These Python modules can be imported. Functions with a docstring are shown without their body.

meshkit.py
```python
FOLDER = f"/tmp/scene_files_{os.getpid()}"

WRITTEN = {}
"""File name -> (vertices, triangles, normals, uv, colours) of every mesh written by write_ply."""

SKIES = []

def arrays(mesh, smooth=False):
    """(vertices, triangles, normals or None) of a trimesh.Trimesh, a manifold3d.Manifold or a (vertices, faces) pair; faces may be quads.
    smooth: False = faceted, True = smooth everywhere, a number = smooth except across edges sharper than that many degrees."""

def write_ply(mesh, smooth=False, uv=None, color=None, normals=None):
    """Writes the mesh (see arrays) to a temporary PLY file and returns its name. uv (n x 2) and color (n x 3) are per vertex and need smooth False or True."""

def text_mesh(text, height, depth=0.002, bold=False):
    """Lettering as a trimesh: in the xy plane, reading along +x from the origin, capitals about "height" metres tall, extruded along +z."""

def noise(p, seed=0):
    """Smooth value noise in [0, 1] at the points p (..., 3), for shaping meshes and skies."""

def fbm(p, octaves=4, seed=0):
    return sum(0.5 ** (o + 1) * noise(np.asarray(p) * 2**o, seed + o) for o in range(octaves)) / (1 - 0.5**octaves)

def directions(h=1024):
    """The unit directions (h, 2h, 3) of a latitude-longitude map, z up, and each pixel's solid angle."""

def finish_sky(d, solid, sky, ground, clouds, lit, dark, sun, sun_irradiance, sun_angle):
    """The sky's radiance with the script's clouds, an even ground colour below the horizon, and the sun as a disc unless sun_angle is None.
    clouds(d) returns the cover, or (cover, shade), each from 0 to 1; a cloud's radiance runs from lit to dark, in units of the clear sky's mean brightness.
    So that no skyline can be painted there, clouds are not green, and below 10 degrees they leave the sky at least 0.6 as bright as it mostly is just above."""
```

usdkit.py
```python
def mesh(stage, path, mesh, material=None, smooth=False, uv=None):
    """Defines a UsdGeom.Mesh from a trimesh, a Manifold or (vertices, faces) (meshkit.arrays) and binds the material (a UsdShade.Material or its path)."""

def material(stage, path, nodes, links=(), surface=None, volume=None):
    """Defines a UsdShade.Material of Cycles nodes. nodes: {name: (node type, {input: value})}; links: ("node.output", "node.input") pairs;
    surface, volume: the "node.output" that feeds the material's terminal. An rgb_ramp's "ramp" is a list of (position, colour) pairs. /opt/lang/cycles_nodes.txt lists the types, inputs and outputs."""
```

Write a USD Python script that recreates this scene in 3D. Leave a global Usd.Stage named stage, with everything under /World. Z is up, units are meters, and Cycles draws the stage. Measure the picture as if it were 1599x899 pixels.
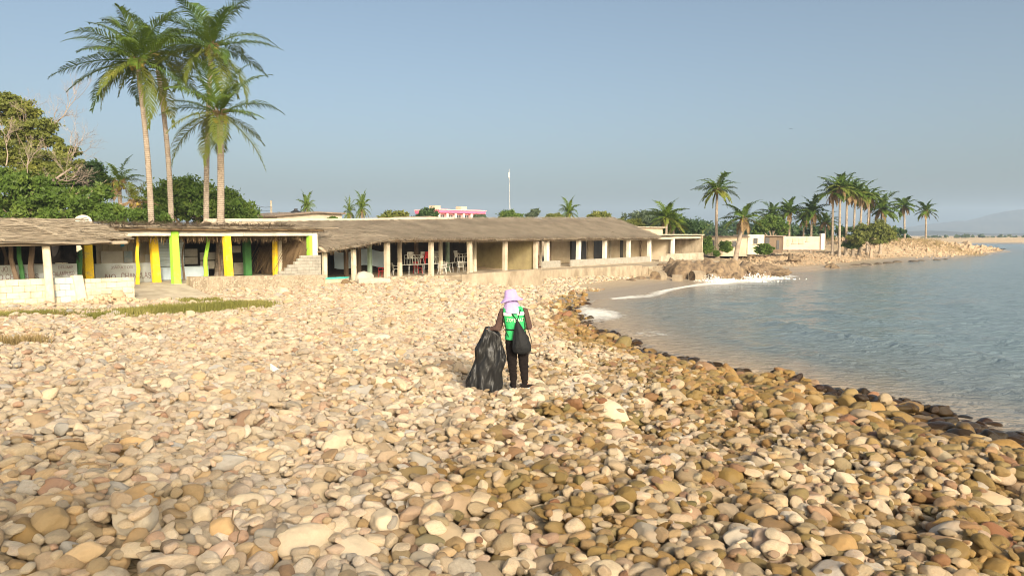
import math, random, numpy as np, trimesh, manifold3d, usdkit, meshkit
import shapely
from pxr import Gf, Sdf, Usd, UsdGeom, UsdLux, UsdShade, Vt

# ---------------------------------------------------------------- camera, sky, sun
CAM_Z, F_PX, PITCH = 3.8, 1160.0, math.radians(4.02)
SUN = np.array([0.36, -0.93, 0.0]); SUN /= np.linalg.norm(SUN)
SUN_EL = math.radians(24.0)
EXPOSURE = 0.31
SKY_STRENGTH, SUN_STRENGTH, HAZE = 0.15, 0.54, 0.00021

stage = Usd.Stage.CreateInMemory()
world = UsdGeom.Xform.Define(stage, '/World')
stage.SetDefaultPrim(world.GetPrim())
UsdGeom.Scope.Define(stage, '/World/Looks')
cam = UsdGeom.Camera.Define(stage, '/World/camera')
cam.CreateHorizontalApertureAttr(36.0)
cam.CreateFocalLengthAttr(36.0 * F_PX / 1599)
cam.CreateClippingRangeAttr((0.1, 20000.0))
cam.CreateExposureAttr(EXPOSURE)
cam.AddTranslateOp().Set(Gf.Vec3d(0, 0, CAM_Z))
cam.AddRotateXOp().Set(90 - math.degrees(PITCH))

usdkit.material(stage, '/World/Looks/sky', {
    'sky': ('sky_texture', {'sky_type': 'single_scattering', 'sun_disc': False, 'sun_elevation': SUN_EL,
                            'sun_rotation': math.atan2(SUN[0], SUN[1]), 'altitude': 0.0, 'air_density': 0.6,
                            'aerosol_density': 5.6, 'ozone_density': 0.3}),
    'air': ('mix', {'mix_type': 'multiply', 'fac': 1.0, 'color2': (1.15, 1.16, 1.01)}),   # morning haze greys the blue
    'bg': ('background_shader', {'strength': SKY_STRENGTH})},
    [('sky.color', 'air.color1'), ('air.color', 'bg.color')], surface='bg.background')
dome = UsdLux.DomeLight.Define(stage, '/World/sky')
UsdShade.MaterialBindingAPI.Apply(dome.GetPrim()).Bind(UsdShade.Material.Get(stage, '/World/Looks/sky'))
sun = UsdLux.DistantLight.Define(stage, '/World/sun')
sun.CreateNormalizeAttr(True); sun.CreateIntensityAttr(SUN_STRENGTH); sun.CreateAngleAttr(0.55)
sun.CreateColorAttr(Gf.Vec3f(1.0, 0.93, 0.85))
sun.AddRotateXYZOp().Set(Gf.Vec3f(90 - math.degrees(SUN_EL), 0, math.degrees(math.atan2(SUN[1], SUN[0])) + 90))

# ---------------------------------------------------------------- helpers
RNG = np.random.default_rng(7)
_used = {}
def numbered(parent, name):
    k = (parent, name); n = _used.get(k, -1) + 1; _used[k] = n
    return parent + '/' + (name if n == 0 else f'{name}_{n:03d}')
def tag(p, label=None, cat=None, group=None, kind=None):
    for k, v in (('label', label), ('category', cat), ('group', group), ('kind', kind)):
        if v: p.SetCustomDataByKey(k, v)
    return p
def thing(name, label, cat, loc=(0, 0, 0), rz=0.0, group=None, kind=None, tilt=None):
    x = UsdGeom.Xform.Define(stage, numbered('/World', name))
    x.AddTranslateOp().Set(Gf.Vec3d(*map(float, loc)))
    if tilt is None: x.AddRotateZOp().Set(float(rz))
    else: x.AddRotateXYZOp().Set(Gf.Vec3f(float(tilt[0]), float(tilt[1]), float(rz)))
    return tag(x.GetPrim(), label, cat, group, kind)
def copy(root, label, loc, rz=0.0, scale=None, group=None, tilt=None):
    was = root.GetCustomData()
    base = root.GetName()
    if base[-4:-3] == '_' and base[-3:].isdigit(): base = base[:-4]
    x = UsdGeom.Xform.Define(stage, numbered('/World', base))
    p = x.GetPrim(); p.GetReferences().AddInternalReference(root.GetPath()); p.SetInstanceable(True)
    a = [math.radians(v) for v in ((tilt[0] if tilt else 0), (tilt[1] if tilt else 0), rz)]
    R = trimesh.transformations.euler_matrix(*a, 'sxyz')[:3, :3]
    if scale is not None: R = R @ np.diag(np.broadcast_to(scale, 3))
    M = np.eye(4); M[:3, :3] = R; M[:3, 3] = loc
    op = x.MakeMatrixXform(); op.Set(Gf.Matrix4d(*M.T.ravel().tolist()))
    tag(p, label, was['category'], group or was.get('group'))
    return p
def part(parent, name, mesh, mat, smooth=False, label=None, kind=None):
    path = numbered(str(parent.GetPath()), name)
    m = usdkit.mesh(stage, path, mesh, M[mat] if isinstance(mat, str) else mat, smooth)
    return tag(m.GetPrim(), label, None, None, kind)
def solo(name, mesh, mat, label=None, cat=None, group=None, kind=None, smooth=False):
    m = usdkit.mesh(stage, numbered('/World', name), mesh, M[mat] if isinstance(mat, str) else mat, smooth)
    return tag(m.GetPrim(), label, cat, group, kind)

class MB:
    """collects pieces of one mesh"""
    def __init__(s): s.v, s.f, s.n = [], [], 0
    def add(s, v, f):
        s.v.append(np.asarray(v, float)); s.f.append(np.asarray(f, int) + s.n); s.n += len(v); return s
    def box(s, x0, x1, y0, y1, z0, z1, T=None):
        v = np.array([[x, y, z] for x in (x0, x1) for y in (y0, y1) for z in (z0, z1)], float)
        f = [[0,1,3],[0,3,2],[4,6,7],[4,7,5],[0,4,5],[0,5,1],[2,3,7],[2,7,6],[0,2,6],[0,6,4],[1,5,7],[1,7,3]]
        if T is not None: v = v @ T[:3, :3].T + T[:3, 3]
        return s.add(v, f)
    def hexa(s, lo, hi):
        """lo, hi: four corners each, ccw from above"""
        f = [[0,2,1],[0,3,2],[4,5,6],[4,6,7]]
        for i in range(4):
            j = (i + 1) % 4; f += [[i, j, 4 + j], [i, 4 + j, 4 + i]]
        return s.add(np.vstack([lo, hi]), f)
    def tube(s, pts, rad, sides=6, cap=True):
        p = np.asarray(pts, float); rad = np.broadcast_to(rad, (len(p),)).astype(float)
        t = np.gradient(p, axis=0); t /= np.linalg.norm(t, axis=1, keepdims=True) + 1e-12
        ref = np.where(np.abs(t[:, 2:]) < 0.9, [0, 0, 1.0], [1.0, 0, 0])
        a = np.cross(t, ref); a /= np.linalg.norm(a, axis=1, keepdims=True) + 1e-12
        b = np.cross(t, a); ang = np.arange(sides) * 2 * np.pi / sides
        v = p[:, None] + rad[:, None, None] * (np.cos(ang)[None, :, None] * a[:, None] + np.sin(ang)[None, :, None] * b[:, None])
        i, j = np.meshgrid(np.arange(len(p) - 1), np.arange(sides), indexing='ij')
        q = np.stack([i * sides + j, i * sides + (j + 1) % sides, (i + 1) * sides + (j + 1) % sides, (i + 1) * sides + j], -1).reshape(-1, 4)
        f = np.vstack([q[:, [0, 2, 1]], q[:, [0, 3, 2]]])
        v = v.reshape(-1, 3)
        if cap:
            n = len(v); v = np.vstack([v, p[:1], p[-1:]]); e = (len(p) - 1) * sides
            k = np.arange(sides); k2 = (k + 1) % sides
            f = np.vstack([f, np.stack([np.full(sides, n), k, k2], 1), np.stack([np.full(sides, n + 1), e + k2, e + k], 1)])
        return s.add(v, f)
    def quads(s, a, b, c, d):
        n = len(a); v = np.stack([a, b, c, d], 1).reshape(-1, 3); i = np.arange(n)[:, None] * 4
        return s.add(v, np.vstack([i + [0, 1, 2], i + [0, 2, 3]]))
    def tris(s, a, b, c):
        n = len(a); v = np.stack([a, b, c], 1).reshape(-1, 3)
        return s.add(v, np.arange(3 * n).reshape(-1, 3))
    def mesh(s, T=None):
        v = np.vstack(s.v); f = np.vstack(s.f)
        if T is not None: v = v @ T[:3, :3].T + T[:3, 3]
        return (v, f)
def bevbox(x0, x1, y0, y1, z0, z1, r=0.012, jit=0.0, rng=RNG):
    """a box with chamfered edges"""
    c = []
    for x, sx in ((x0, 1), (x1, -1)):
        for y, sy in ((y0, 1), (y1, -1)):
            for z, sz in ((z0, 1), (z1, -1)):
                j = rng.normal(0, jit, 3) if jit else np.zeros(3)
                c += [np.array([x + sx * r, y + sy * r, z]) + j, np.array([x + sx * r, y, z + sz * r]) + j, np.array([x, y + sy * r, z + sz * r]) + j]
    return hull(np.array(c))
def hull(p):
    m = manifold3d.Manifold.hull_points(np.asarray(p, float)).to_mesh()
    return (np.array(m.vert_properties[:, :3], float), np.array(m.tri_verts, int))
def join(*ms):
    b = MB()
    for v, f in ms: b.add(v, f)
    return b.mesh()
def move(m, T):
    v, f = m; return (v @ T[:3, :3].T + T[:3, 3], f)
def TR(loc=(0, 0, 0), rx=0, ry=0, rz=0):
    T = trimesh.transformations.euler_matrix(rx, ry, rz, 'sxyz'); T[:3, 3] = loc; return T
_sp, _cp = math.sin(PITCH), math.cos(PITCH)
def ray(px, py):
    u, v = (px - 799.5) / F_PX, (449.5 - py) / F_PX
    return np.array([u, _cp + v * _sp, -_sp + v * _cp])
def at(px, py, d):
    """the point seen at photograph pixel px, py at the distance d in front of the camera"""
    r = ray(px, py); return np.array([0, 0, CAM_Z]) + r * (d / r[1])
def atz(px, py, z):
    r = ray(px, py); return np.array([0, 0, CAM_Z]) + r * ((z - CAM_Z) / r[2])
def ico(n=3):
    m = trimesh.creation.icosphere(n); return np.array(m.vertices), np.array(m.faces)
ICO2, ICO3, ICO4 = ico(2), ico(3), ico(4)
def stone_mesh(rng, dirs=ICO3, planes=13, p=None, rough=0.035):
    d, f = dirs
    n = rng.normal(size=(planes, 3)); n /= np.linalg.norm(n, axis=1, keepdims=True)
    n = np.vstack([n, -n[:3]]); h = rng.uniform(0.72, 1.06, len(n))
    p = p or rng.choice([5, 7, 10, 14, 20, 28])
    r = (np.maximum(d @ n.T, 0) / h) ** p
    r = (r.sum(1) + 0.25) ** (-1 / p)
    o = rng.uniform(0, 100, 3)
    r *= 1 + rough * (meshkit.fbm(d * 2.2 + o, 3) - 0.5) * 2
    v = d * r[:, None]
    v -= (v.max(0) + v.min(0)) / 2
    return v / np.abs(v).max(0), f

# ---------------------------------------------------------------- materials
M = {}
def mat(name, nodes, links, surface='p.BSDF', **k):
    M[name] = usdkit.material(stage, '/World/Looks/' + name, nodes, links, surface=surface, **k); return M[name]
def surf(name, col, col2=None, scale=3.0, rough=0.8, bump=0.0, bscale=None, detail=6.0, stretch=(1, 1, 1), spec=0.4, island=0.0, objrnd=0.0, coords='object', lo=0.35, hi=0.65, metal=0.0, dist=0.02):
    """matte surface whose colour drifts between col and col2"""
    col2 = col2 or tuple(c * 0.7 for c in col)
    n = {'tc': ('texture_coordinate', {}), 'mp': ('mapping', {'scale': stretch}),
         'n': ('noise_texture', {'scale': scale, 'detail': detail, 'roughness': 0.6}),
         'r': ('rgb_ramp', {'ramp': [(lo, col), (hi, col2)]}),
         'p': ('principled_bsdf', {'roughness': rough, 'specular_ior_level': spec, 'metallic': metal})}
    l = [('tc.' + coords, 'mp.vector'), ('mp.vector', 'n.vector'), ('n.fac', 'r.fac')]
    out = 'r.color'
    if island:
        n['g'] = ('geometry', {}); n['im'] = ('map_range', {'from_min': 0., 'from_max': 1., 'to_min': 1 - island, 'to_max': 1 + island})
        n['ih'] = ('hsv', {'hue': 0.5, 'saturation': 1.0, 'fac': 1.0})
        l += [('g.random_per_island', 'im.value'), ('im.result', 'ih.value'), (out, 'ih.color')]; out = 'ih.color'
    if objrnd:
        n['oi'] = ('object_info', {}); n['om'] = ('map_range', {'from_min': 0., 'from_max': 1., 'to_min': 1 - objrnd, 'to_max': 1 + objrnd})
        n['oh'] = ('hsv', {'hue': 0.5, 'saturation': 1.0, 'fac': 1.0})
        l += [('oi.random', 'om.value'), ('om.result', 'oh.value'), (out, 'oh.color')]; out = 'oh.color'
    l.append((out, 'p.base_color'))
    if bump:
        n['bn'] = ('noise_texture', {'scale': bscale or scale * 4, 'detail': 5.0, 'roughness': 0.65})
        n['b'] = ('bump', {'strength': bump, 'distance': dist})
        l += [('mp.vector', 'bn.vector'), ('bn.fac', 'b.height'), ('b.normal', 'p.normal')]
    return mat(name, n, l)
def leafmat(name, a, b, c, trans=0.3, rough=0.55, objrnd=0.0, drift=0.45):
    n = {'g': ('geometry', {}), 'r': ('rgb_ramp', {'ramp': [(0, a), (0.55, b), (1, c)]}), 'nz': ('noise_texture', {'scale': 0.9, 'detail': 3.0}),
         'nm': ('map_range', {'from_min': 0.3, 'from_max': 0.7, 'to_min': -drift, 'to_max': drift}), 'ad': ('math', {'math_type': 'add', 'use_clamp': True}),
         'p': ('principled_bsdf', {'roughness': rough, 'specular_ior_level': 0.35}),
         't': ('translucent_bsdf', {}), 'm': ('mix_closure', {'fac': trans})}
    l = [('g.position', 'nz.vector'), ('nz.fac', 'nm.value'), ('g.random_per_island', 'ad.value1'), ('nm.result', 'ad.value2'), ('ad.value', 'r.fac'), ('r.color', 'p.base_color'), ('r.color', 't.color'), ('p.BSDF', 'm.closure1'), ('t.BSDF', 'm.closure2')]
    return mat(name, n, l, surface='m.closure')

# the waterline's x and the width of the stained band, looked up by y
SHORE_TABLE = ((0, 19.4, 12.5), (4.3, 16.6, 11.6), (7.3, 14.1, 9.2), (9.6, 12.2, 7.4), (13.6, 9.4, 5.8), (16.2, 8.8, 4.8), (19.4, 7.7, 3.8), (21.4, 6.5, 3.1), (24.2, 5.0, 2.6), (27, 4.5, 2.2), (31.5, 4.07, 1.9), (36, 3.8, 1.6), (40, 3.9, 1.6), (45, 5.5, 1.6), (52, 9, 1.6), (64, 15, 1.6))
SHORE_RAMP = [(y / 64, (x / 20, w / 10, 0)) for y, x, w in SHORE_TABLE]
def cobble(name, base=None):
    """beach stone: tone differs from stone to stone, with veins and rust stains; algae stains low on the beach, black and wet in the wash"""
    n = {'oi': ('object_info', {}), 'tc': ('texture_coordinate', {}), 'ge': ('geometry', {}), 'sx': ('separate_xyz', {}),
         'w': ('math', {'math_type': 'multiply', 'value2': 60.0}),
         'n1': ('noise_texture', {'dimensions': '4D', 'scale': 1.6, 'detail': 5.0, 'roughness': 0.62, 'distortion': 0.6}),
         'n2': ('noise_texture', {'dimensions': '4D', 'scale': 4.5, 'detail': 8.0, 'roughness': 0.74}),
         'rs': ('map_range', {'from_min': 0.56, 'from_max': 0.78, 'to_min': 0.0, 'to_max': 0.55, 'clamp': True}),
         'mott': ('map_range', {'from_min': 0.25, 'from_max': 0.75, 'to_min': 0.76, 'to_max': 1.2}),
         'rv': ('math', {'math_type': 'multiply', 'value2': 37.7}), 'rf': ('math', {'math_type': 'fraction'}),
         'br': ('map_range', {'from_min': 0., 'from_max': 1., 'to_min': 0.58, 'to_max': 0.92}),
         'bb': ('math', {'math_type': 'multiply'}),
         'mx': ('mix', {'color2': (0.44, 0.22, 0.07)}), 'hv': ('hsv', {'hue': 0.5, 'saturation': 1.0, 'fac': 1.0}),
         'yr': ('map_range', {'from_min': 0.0, 'from_max': 64.0, 'to_min': 0.0, 'to_max': 1.0, 'clamp': True}),
         'sr': ('rgb_ramp', {'ramp': SHORE_RAMP}), 'ss': ('separate_color', {}), 'sh': ('math', {'math_type': 'multiply', 'value2': 20.0}), 'sd': ('math', {'math_type': 'subtract'}),
         'wr': ('math', {'math_type': 'multiply', 'value2': 13.0}), 'q': ('math', {'math_type': 'divide'}),
         'zn': ('noise_texture', {'scale': 0.4, 'detail': 3.0}), 'zo': ('map_range', {'from_min': 0.3, 'from_max': 0.7, 'to_min': -0.28, 'to_max': 0.28}), 'zz': ('math', {'math_type': 'add'}),
         'rz': ('map_range', {'from_min': 0., 'from_max': 1., 'to_min': -0.26, 'to_max': 0.26}), 'zy': ('math', {'math_type': 'add'}),
         'al': ('map_range', {'from_min': 1.32, 'from_max': 0.86, 'to_min': 0.0, 'to_max': 0.94, 'clamp': True}),
         'ar': ('math', {'math_type': 'multiply', 'value2': 91.3}), 'af': ('math', {'math_type': 'fraction'}),
         'ac': ('rgb_ramp', {'ramp': [(0, (0.32, 0.20, 0.055)), (0.2, (0.21, 0.15, 0.043)), (0.35, (0.38, 0.255, 0.085)), (0.5, (0.29, 0.165, 0.05)), (0.62, (0.18, 0.15, 0.05)), (0.75, (0.38, 0.275, 0.125)), (0.86, (0.24, 0.105, 0.05)), (0.93, (0.36, 0.29, 0.19)), (1, (0.56, 0.48, 0.36))]}),
         'am': ('mix', {'mix_type': 'multiply', 'fac': 0.55}),
         'ax': ('mix', {}), 
         'wn': ('math', {'math_type': 'multiply_add', 'value2': 0.8}), 'wt': ('map_range', {'from_min': 0.34, 'from_max': 0.2, 'to_min': 0.0, 'to_max': 1.0, 'clamp': True}),
         'wc': ('mix', {'mix_type': 'multiply', 'fac': 1.0, 'color2': (0.10, 0.085, 0.07)}), 'wx': ('mix', {}),
         'rw': ('math', {'math_type': 'multiply_add', 'value2': -0.28}), 'ra0': ('math', {'math_type': 'multiply_add', 'value2': -0.26, 'value3': 0.8}),
         'b': ('bump', {'strength': 0.55, 'distance': 0.05}),
         'p': ('principled_bsdf', {'specular_ior_level': 0.35})}
    l = [('oi.random', 'w.value1'), ('tc.object', 'n1.vector'), ('tc.object', 'n2.vector'), ('w.value', 'n1.w'), ('w.value', 'n2.w'),
         ('n1.fac', 'rs.value'), ('n2.fac', 'mott.value'), ('oi.random', 'rv.value1'), ('rv.value', 'rf.value1'), ('rf.value', 'br.value'),
         ('br.result', 'bb.value1'), ('mott.result', 'bb.value2'), ('rs.result', 'mx.fac'), ('mx.color', 'hv.color'), ('bb.value', 'hv.value'),
         ('ge.position', 'sx.vector'), ('ge.position', 'zn.vector'), ('zn.fac', 'zo.value'), ('sx.y', 'yr.value'), ('yr.result', 'sr.fac'), ('sr.color', 'ss.color'), ('ss.r', 'sh.value1'), ('sh.value', 'sd.value1'), ('sx.x', 'sd.value2'), ('ss.g', 'wr.value1'), ('sd.value', 'q.value1'), ('wr.value', 'q.value2'), ('q.value', 'zz.value1'), ('zo.result', 'zz.value2'),
         ('rf.value', 'rz.value'), ('zz.value', 'zy.value1'), ('rz.result', 'zy.value2'),
         ('zy.value', 'al.value'), ('oi.random', 'ar.value1'), ('ar.value', 'af.value1'), ('af.value', 'ac.fac'), ('hv.color', 'am.color1'), ('ac.color', 'am.color1') , ('hv.color', 'am.color2'),
         ('al.result', 'ax.fac'), ('hv.color', 'ax.color1'), ('am.color', 'ax.color2'),
         ('rz.result', 'wn.value1'), ('q.value', 'wn.value3'), ('wn.value', 'wt.value'), ('ax.color', 'wc.color1'), ('wt.result', 'wx.fac'), ('ax.color', 'wx.color1'), ('wc.color', 'wx.color2'),
         ('wx.color', 'p.base_color'), ('al.result', 'ra0.value1'), ('wt.result', 'rw.value1'), ('ra0.value', 'rw.value3'), ('rw.value', 'p.roughness'), ('n2.fac', 'b.height'), ('b.normal', 'p.normal')]
    l = [x for x in l if x != ('hv.color', 'am.color1')]
    if base is None:
        n['ra'] = ('rgb_ramp', {'interpolate': True, 'ramp': [(0, (0.52, 0.43, 0.325)), (0.14, (0.58, 0.475, 0.34)), (0.26, (0.48, 0.38, 0.265)), (0.36, (0.59, 0.515, 0.415)), (0.47, (0.55, 0.42, 0.30)),
               (0.56, (0.45, 0.395, 0.32)), (0.66, (0.59, 0.47, 0.325)), (0.76, (0.48, 0.34, 0.19)), (0.83, (0.42, 0.395, 0.36)), (0.91, (0.55, 0.42, 0.31)), (0.965, (0.38, 0.23, 0.15)), (1, (0.58, 0.52, 0.42))]})
        l += [('oi.random', 'ra.fac'), ('ra.color', 'mx.color1')]
    else:
        n['mx'][1]['color1'] = base
    mat(name, n, l)
cobble('cobble')
TONES = {'cream': (0.56, 0.46, 0.33), 'tan': (0.50, 0.37, 0.23), 'orange-brown': (0.48, 0.32, 0.16), 'pinkish': (0.52, 0.385, 0.29), 'grey': (0.40, 0.375, 0.34), 'off-white': (0.55, 0.50, 0.43), 'red-brown': (0.37, 0.235, 0.165)}
for k, c in TONES.items(): cobble('cobble_' + k.replace('-', '_'), c)

surf('sand', (0.46, 0.35, 0.24), (0.36, 0.27, 0.18), 0.6, 0.95, 0.5, 9.0, dist=0.05)
# beach under the stones: small shingle, darker and wet beside the water
mat('shingle', {'ge': ('geometry', {}), 'sx': ('separate_xyz', {}), 'v': ('voronoi_texture', {'scale': 11.0}), 'v2': ('voronoi_texture', {'scale': 11.0, 'feature': 'distance_to_edge'}),
    'n': ('noise_texture', {'scale': 0.35, 'detail': 5.0}), 'r': ('rgb_ramp', {'ramp': [(0.0, (0.42, 0.33, 0.22)), (0.4, (0.50, 0.40, 0.27)), (0.7, (0.38, 0.30, 0.22)), (1.0, (0.52, 0.45, 0.34))]}),
    'sn': ('rgb_ramp', {'ramp': [(0.35, (0.50, 0.38, 0.25)), (0.65, (0.38, 0.29, 0.19))]}), 'peb': ('map_range', {'from_min': 62.0, 'from_max': 46.0, 'to_min': 0.15, 'to_max': 1.0, 'clamp': True}),
    'mx': ('mix', {}), 'e': ('map_range', {'from_min': 0.0, 'from_max': 0.12, 'to_min': 0.45, 'to_max': 1.0, 'clamp': True}),
    'ml': ('hsv', {'hue': 0.5, 'saturation': 1.0, 'fac': 1.0}),
    'wet': ('map_range', {'from_min': 0.42, 'from_max': 0.12, 'to_min': 0.0, 'to_max': 1.0, 'clamp': True}), 'wx': ('mix', {'color2': (0.20, 0.165, 0.125)}),
    'ro': ('map_range', {'from_min': 0., 'from_max': 1., 'to_min': 0.92, 'to_max': 0.3}),
    'b': ('bump', {'strength': 0.6, 'distance': 0.05}), 'p': ('principled_bsdf', {'specular_ior_level': 0.3})},
    [('ge.position', 'sx.vector'), ('ge.position', 'v.vector'), ('ge.position', 'v2.vector'), ('ge.position', 'n.vector'), ('v.color', 'r.fac'), ('n.fac', 'sn.fac'), ('sx.y', 'peb.value'),
     ('peb.result', 'mx.fac'), ('sn.color', 'mx.color1'), ('r.color', 'mx.color2'), ('v2.distance', 'e.value'), ('mx.color', 'ml.color'), ('e.result', 'ml.value'),
     ('sx.z', 'wet.value'), ('wet.result', 'wx.fac'), ('ml.color', 'wx.color1'), ('wx.color', 'p.base_color'), ('wet.result', 'ro.value'), ('ro.result', 'p.roughness'),
     ('v2.distance', 'b.height'), ('b.normal', 'p.normal')])
# sea: sand-tinted where shallow, foam where it breaks
mat('sea', {'a': ('attribute', {'attribute': 'shore'}), 'fo': ('attribute', {'attribute': 'foam'}), 'ge': ('geometry', {}), 'mp': ('mapping', {'scale': (1.0, 1.5, 1.0), 'rotation': (0.0, 0.0, 0.5)}),
    'n0': ('noise_texture', {'scale': 0.12, 'detail': 3.0}),
    'n1': ('noise_texture', {'scale': 1.7, 'detail': 5.0, 'roughness': 0.6, 'distortion': 0.5}), 'n2': ('noise_texture', {'scale': 6.0, 'detail': 4.0, 'roughness': 0.6}),
    'b1': ('bump', {'strength': 1.0, 'distance': 0.34}), 'b2': ('bump', {'strength': 0.7, 'distance': 0.03}),
    'c': ('rgb_ramp', {'ramp': [(0.0, (0.25, 0.20, 0.15)), (0.035, (0.19, 0.17, 0.145)), (0.10, (0.115, 0.135, 0.145)), (0.3, (0.11, 0.15, 0.175)), (1.0, (0.105, 0.148, 0.18))]}),
    'fn': ('noise_texture', {'scale': 2.2, 'detail': 8.0, 'roughness': 0.75, 'distortion': 1.2}), 'fs': ('math', {'math_type': 'add'}), 'ft': ('map_range', {'from_min': 0.95, 'from_max': 1.32, 'to_min': 0.0, 'to_max': 0.9, 'clamp': True}),
    'mx': ('mix', {'color2': (0.8, 0.8, 0.78)}), 'ro': ('map_range', {'from_min': 0., 'from_max': 1., 'to_min': 0.13, 'to_max': 0.85}),
    'p': ('principled_bsdf', {'ior': 1.33, 'specular_ior_level': 0.5})},
    [('ge.position', 'mp.vector'), ('mp.vector', 'n1.vector'), ('mp.vector', 'n2.vector'), ('n1.fac', 'b1.height'), ('n2.fac', 'b2.height'), ('b1.normal', 'b2.normal'), ('b2.normal', 'p.normal'),
     ('a.fac', 'c.fac'), ('ge.position', 'fn.vector'), ('fn.fac', 'fs.value1'), ('fo.fac', 'fs.value2'), ('fs.value', 'ft.value'), ('ft.result', 'mx.fac'), ('c.color', 'mx.color1'), ('mx.color', 'p.base_color'),
     ('ft.result', 'ro.value'), ('ro.result', 'p.roughness')])
surf('foam', (0.82, 0.82, 0.80), (0.7, 0.71, 0.7), 6.0, 0.8, 0.6, 20.0)
surf('hill', (0.025, 0.03, 0.03), (0.045, 0.045, 0.04), 0.012, 1.0)
surf('rock', (0.25, 0.18, 0.11), (0.085, 0.06, 0.042), 2.2, 0.9, 1.0, 6.0, dist=0.08, objrnd=0.15)
surf('rubble', (0.46, 0.35, 0.24), (0.36, 0.26, 0.17), 1.4, 0.9, 0.6, 5.0, dist=0.08, objrnd=0.3)
surf('dark_rock', (0.10, 0.075, 0.05), (0.045, 0.035, 0.028), 1.4, 0.6, 0.8, 5.0, dist=0.08)
surf('concrete', (0.42, 0.37, 0.29), (0.28, 0.24, 0.185), 1.3, 0.9, 0.4, 12.0)
surf('old_concrete', (0.37, 0.31, 0.23), (0.19, 0.15, 0.105), 0.9, 0.92, 0.8, 6.0, stretch=(1.6, 1.6, 0.7), detail=9.0)
surf('block_grey', (0.33, 0.31, 0.27), (0.26, 0.24, 0.205), 3.0, 0.92, 0.5, 24.0, objrnd=0.13)
surf('mortar', (0.30, 0.275, 0.23), (0.25, 0.225, 0.19), 3.0, 0.95, 0.4, 20.0)
surf('limewash', (0.56, 0.50, 0.385), (0.38, 0.32, 0.225), 2.6, 0.9, 0.35, 16.0, lo=0.45, hi=0.75, objrnd=0.06)
surf('faded_blue', (0.30, 0.38, 0.42), (0.50, 0.50, 0.46), 2.5, 0.9)
surf('cream_paint', (0.46, 0.40, 0.315), (0.33, 0.28, 0.215), 1.2, 0.85, 0.2, 10.0, lo=0.4, hi=0.75)
surf('white_paint', (0.60, 0.565, 0.50), (0.45, 0.41, 0.345), 1.3, 0.75, 0.2, 10.0, lo=0.45, hi=0.8)
surf('yellow_paint', (0.80, 0.53, 0.015), (0.44, 0.32, 0.11), 3.4, 0.65, 0.3, 12.0, lo=0.52, hi=0.74, detail=9.0)
surf('lime_paint', (0.31, 0.62, 0.05), (0.27, 0.42, 0.13), 3.4, 0.65, 0.3, 12.0, lo=0.52, hi=0.74, detail=9.0)
surf('green_paint', (0.04, 0.15, 0.035), (0.03, 0.11, 0.03), 2.4, 0.6)
surf('pale_green_paint', (0.25, 0.34, 0.26), (0.2, 0.27, 0.21), 2.4, 0.7)
surf('grey_wall', (0.30, 0.32, 0.31), (0.24, 0.25, 0.24), 1.6, 0.9, 0.2, 10.0)
surf('lettering', (0.09, 0.05, 0.05), (0.14, 0.09, 0.085), 8.0, 0.8)
surf('thatch', (0.50, 0.415, 0.32), (0.32, 0.26, 0.195), 1.6, 0.95, 0.35, 9.0, dist=0.04, stretch=(1.6, 0.5, 0.5))
surf('straw', (0.62, 0.52, 0.40), (0.40, 0.33, 0.25), 0.7, 0.95, island=0.42)
surf('dry_frond', (0.34, 0.23, 0.12), (0.20, 0.13, 0.075), 2.0, 0.9, island=0.4)
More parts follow.
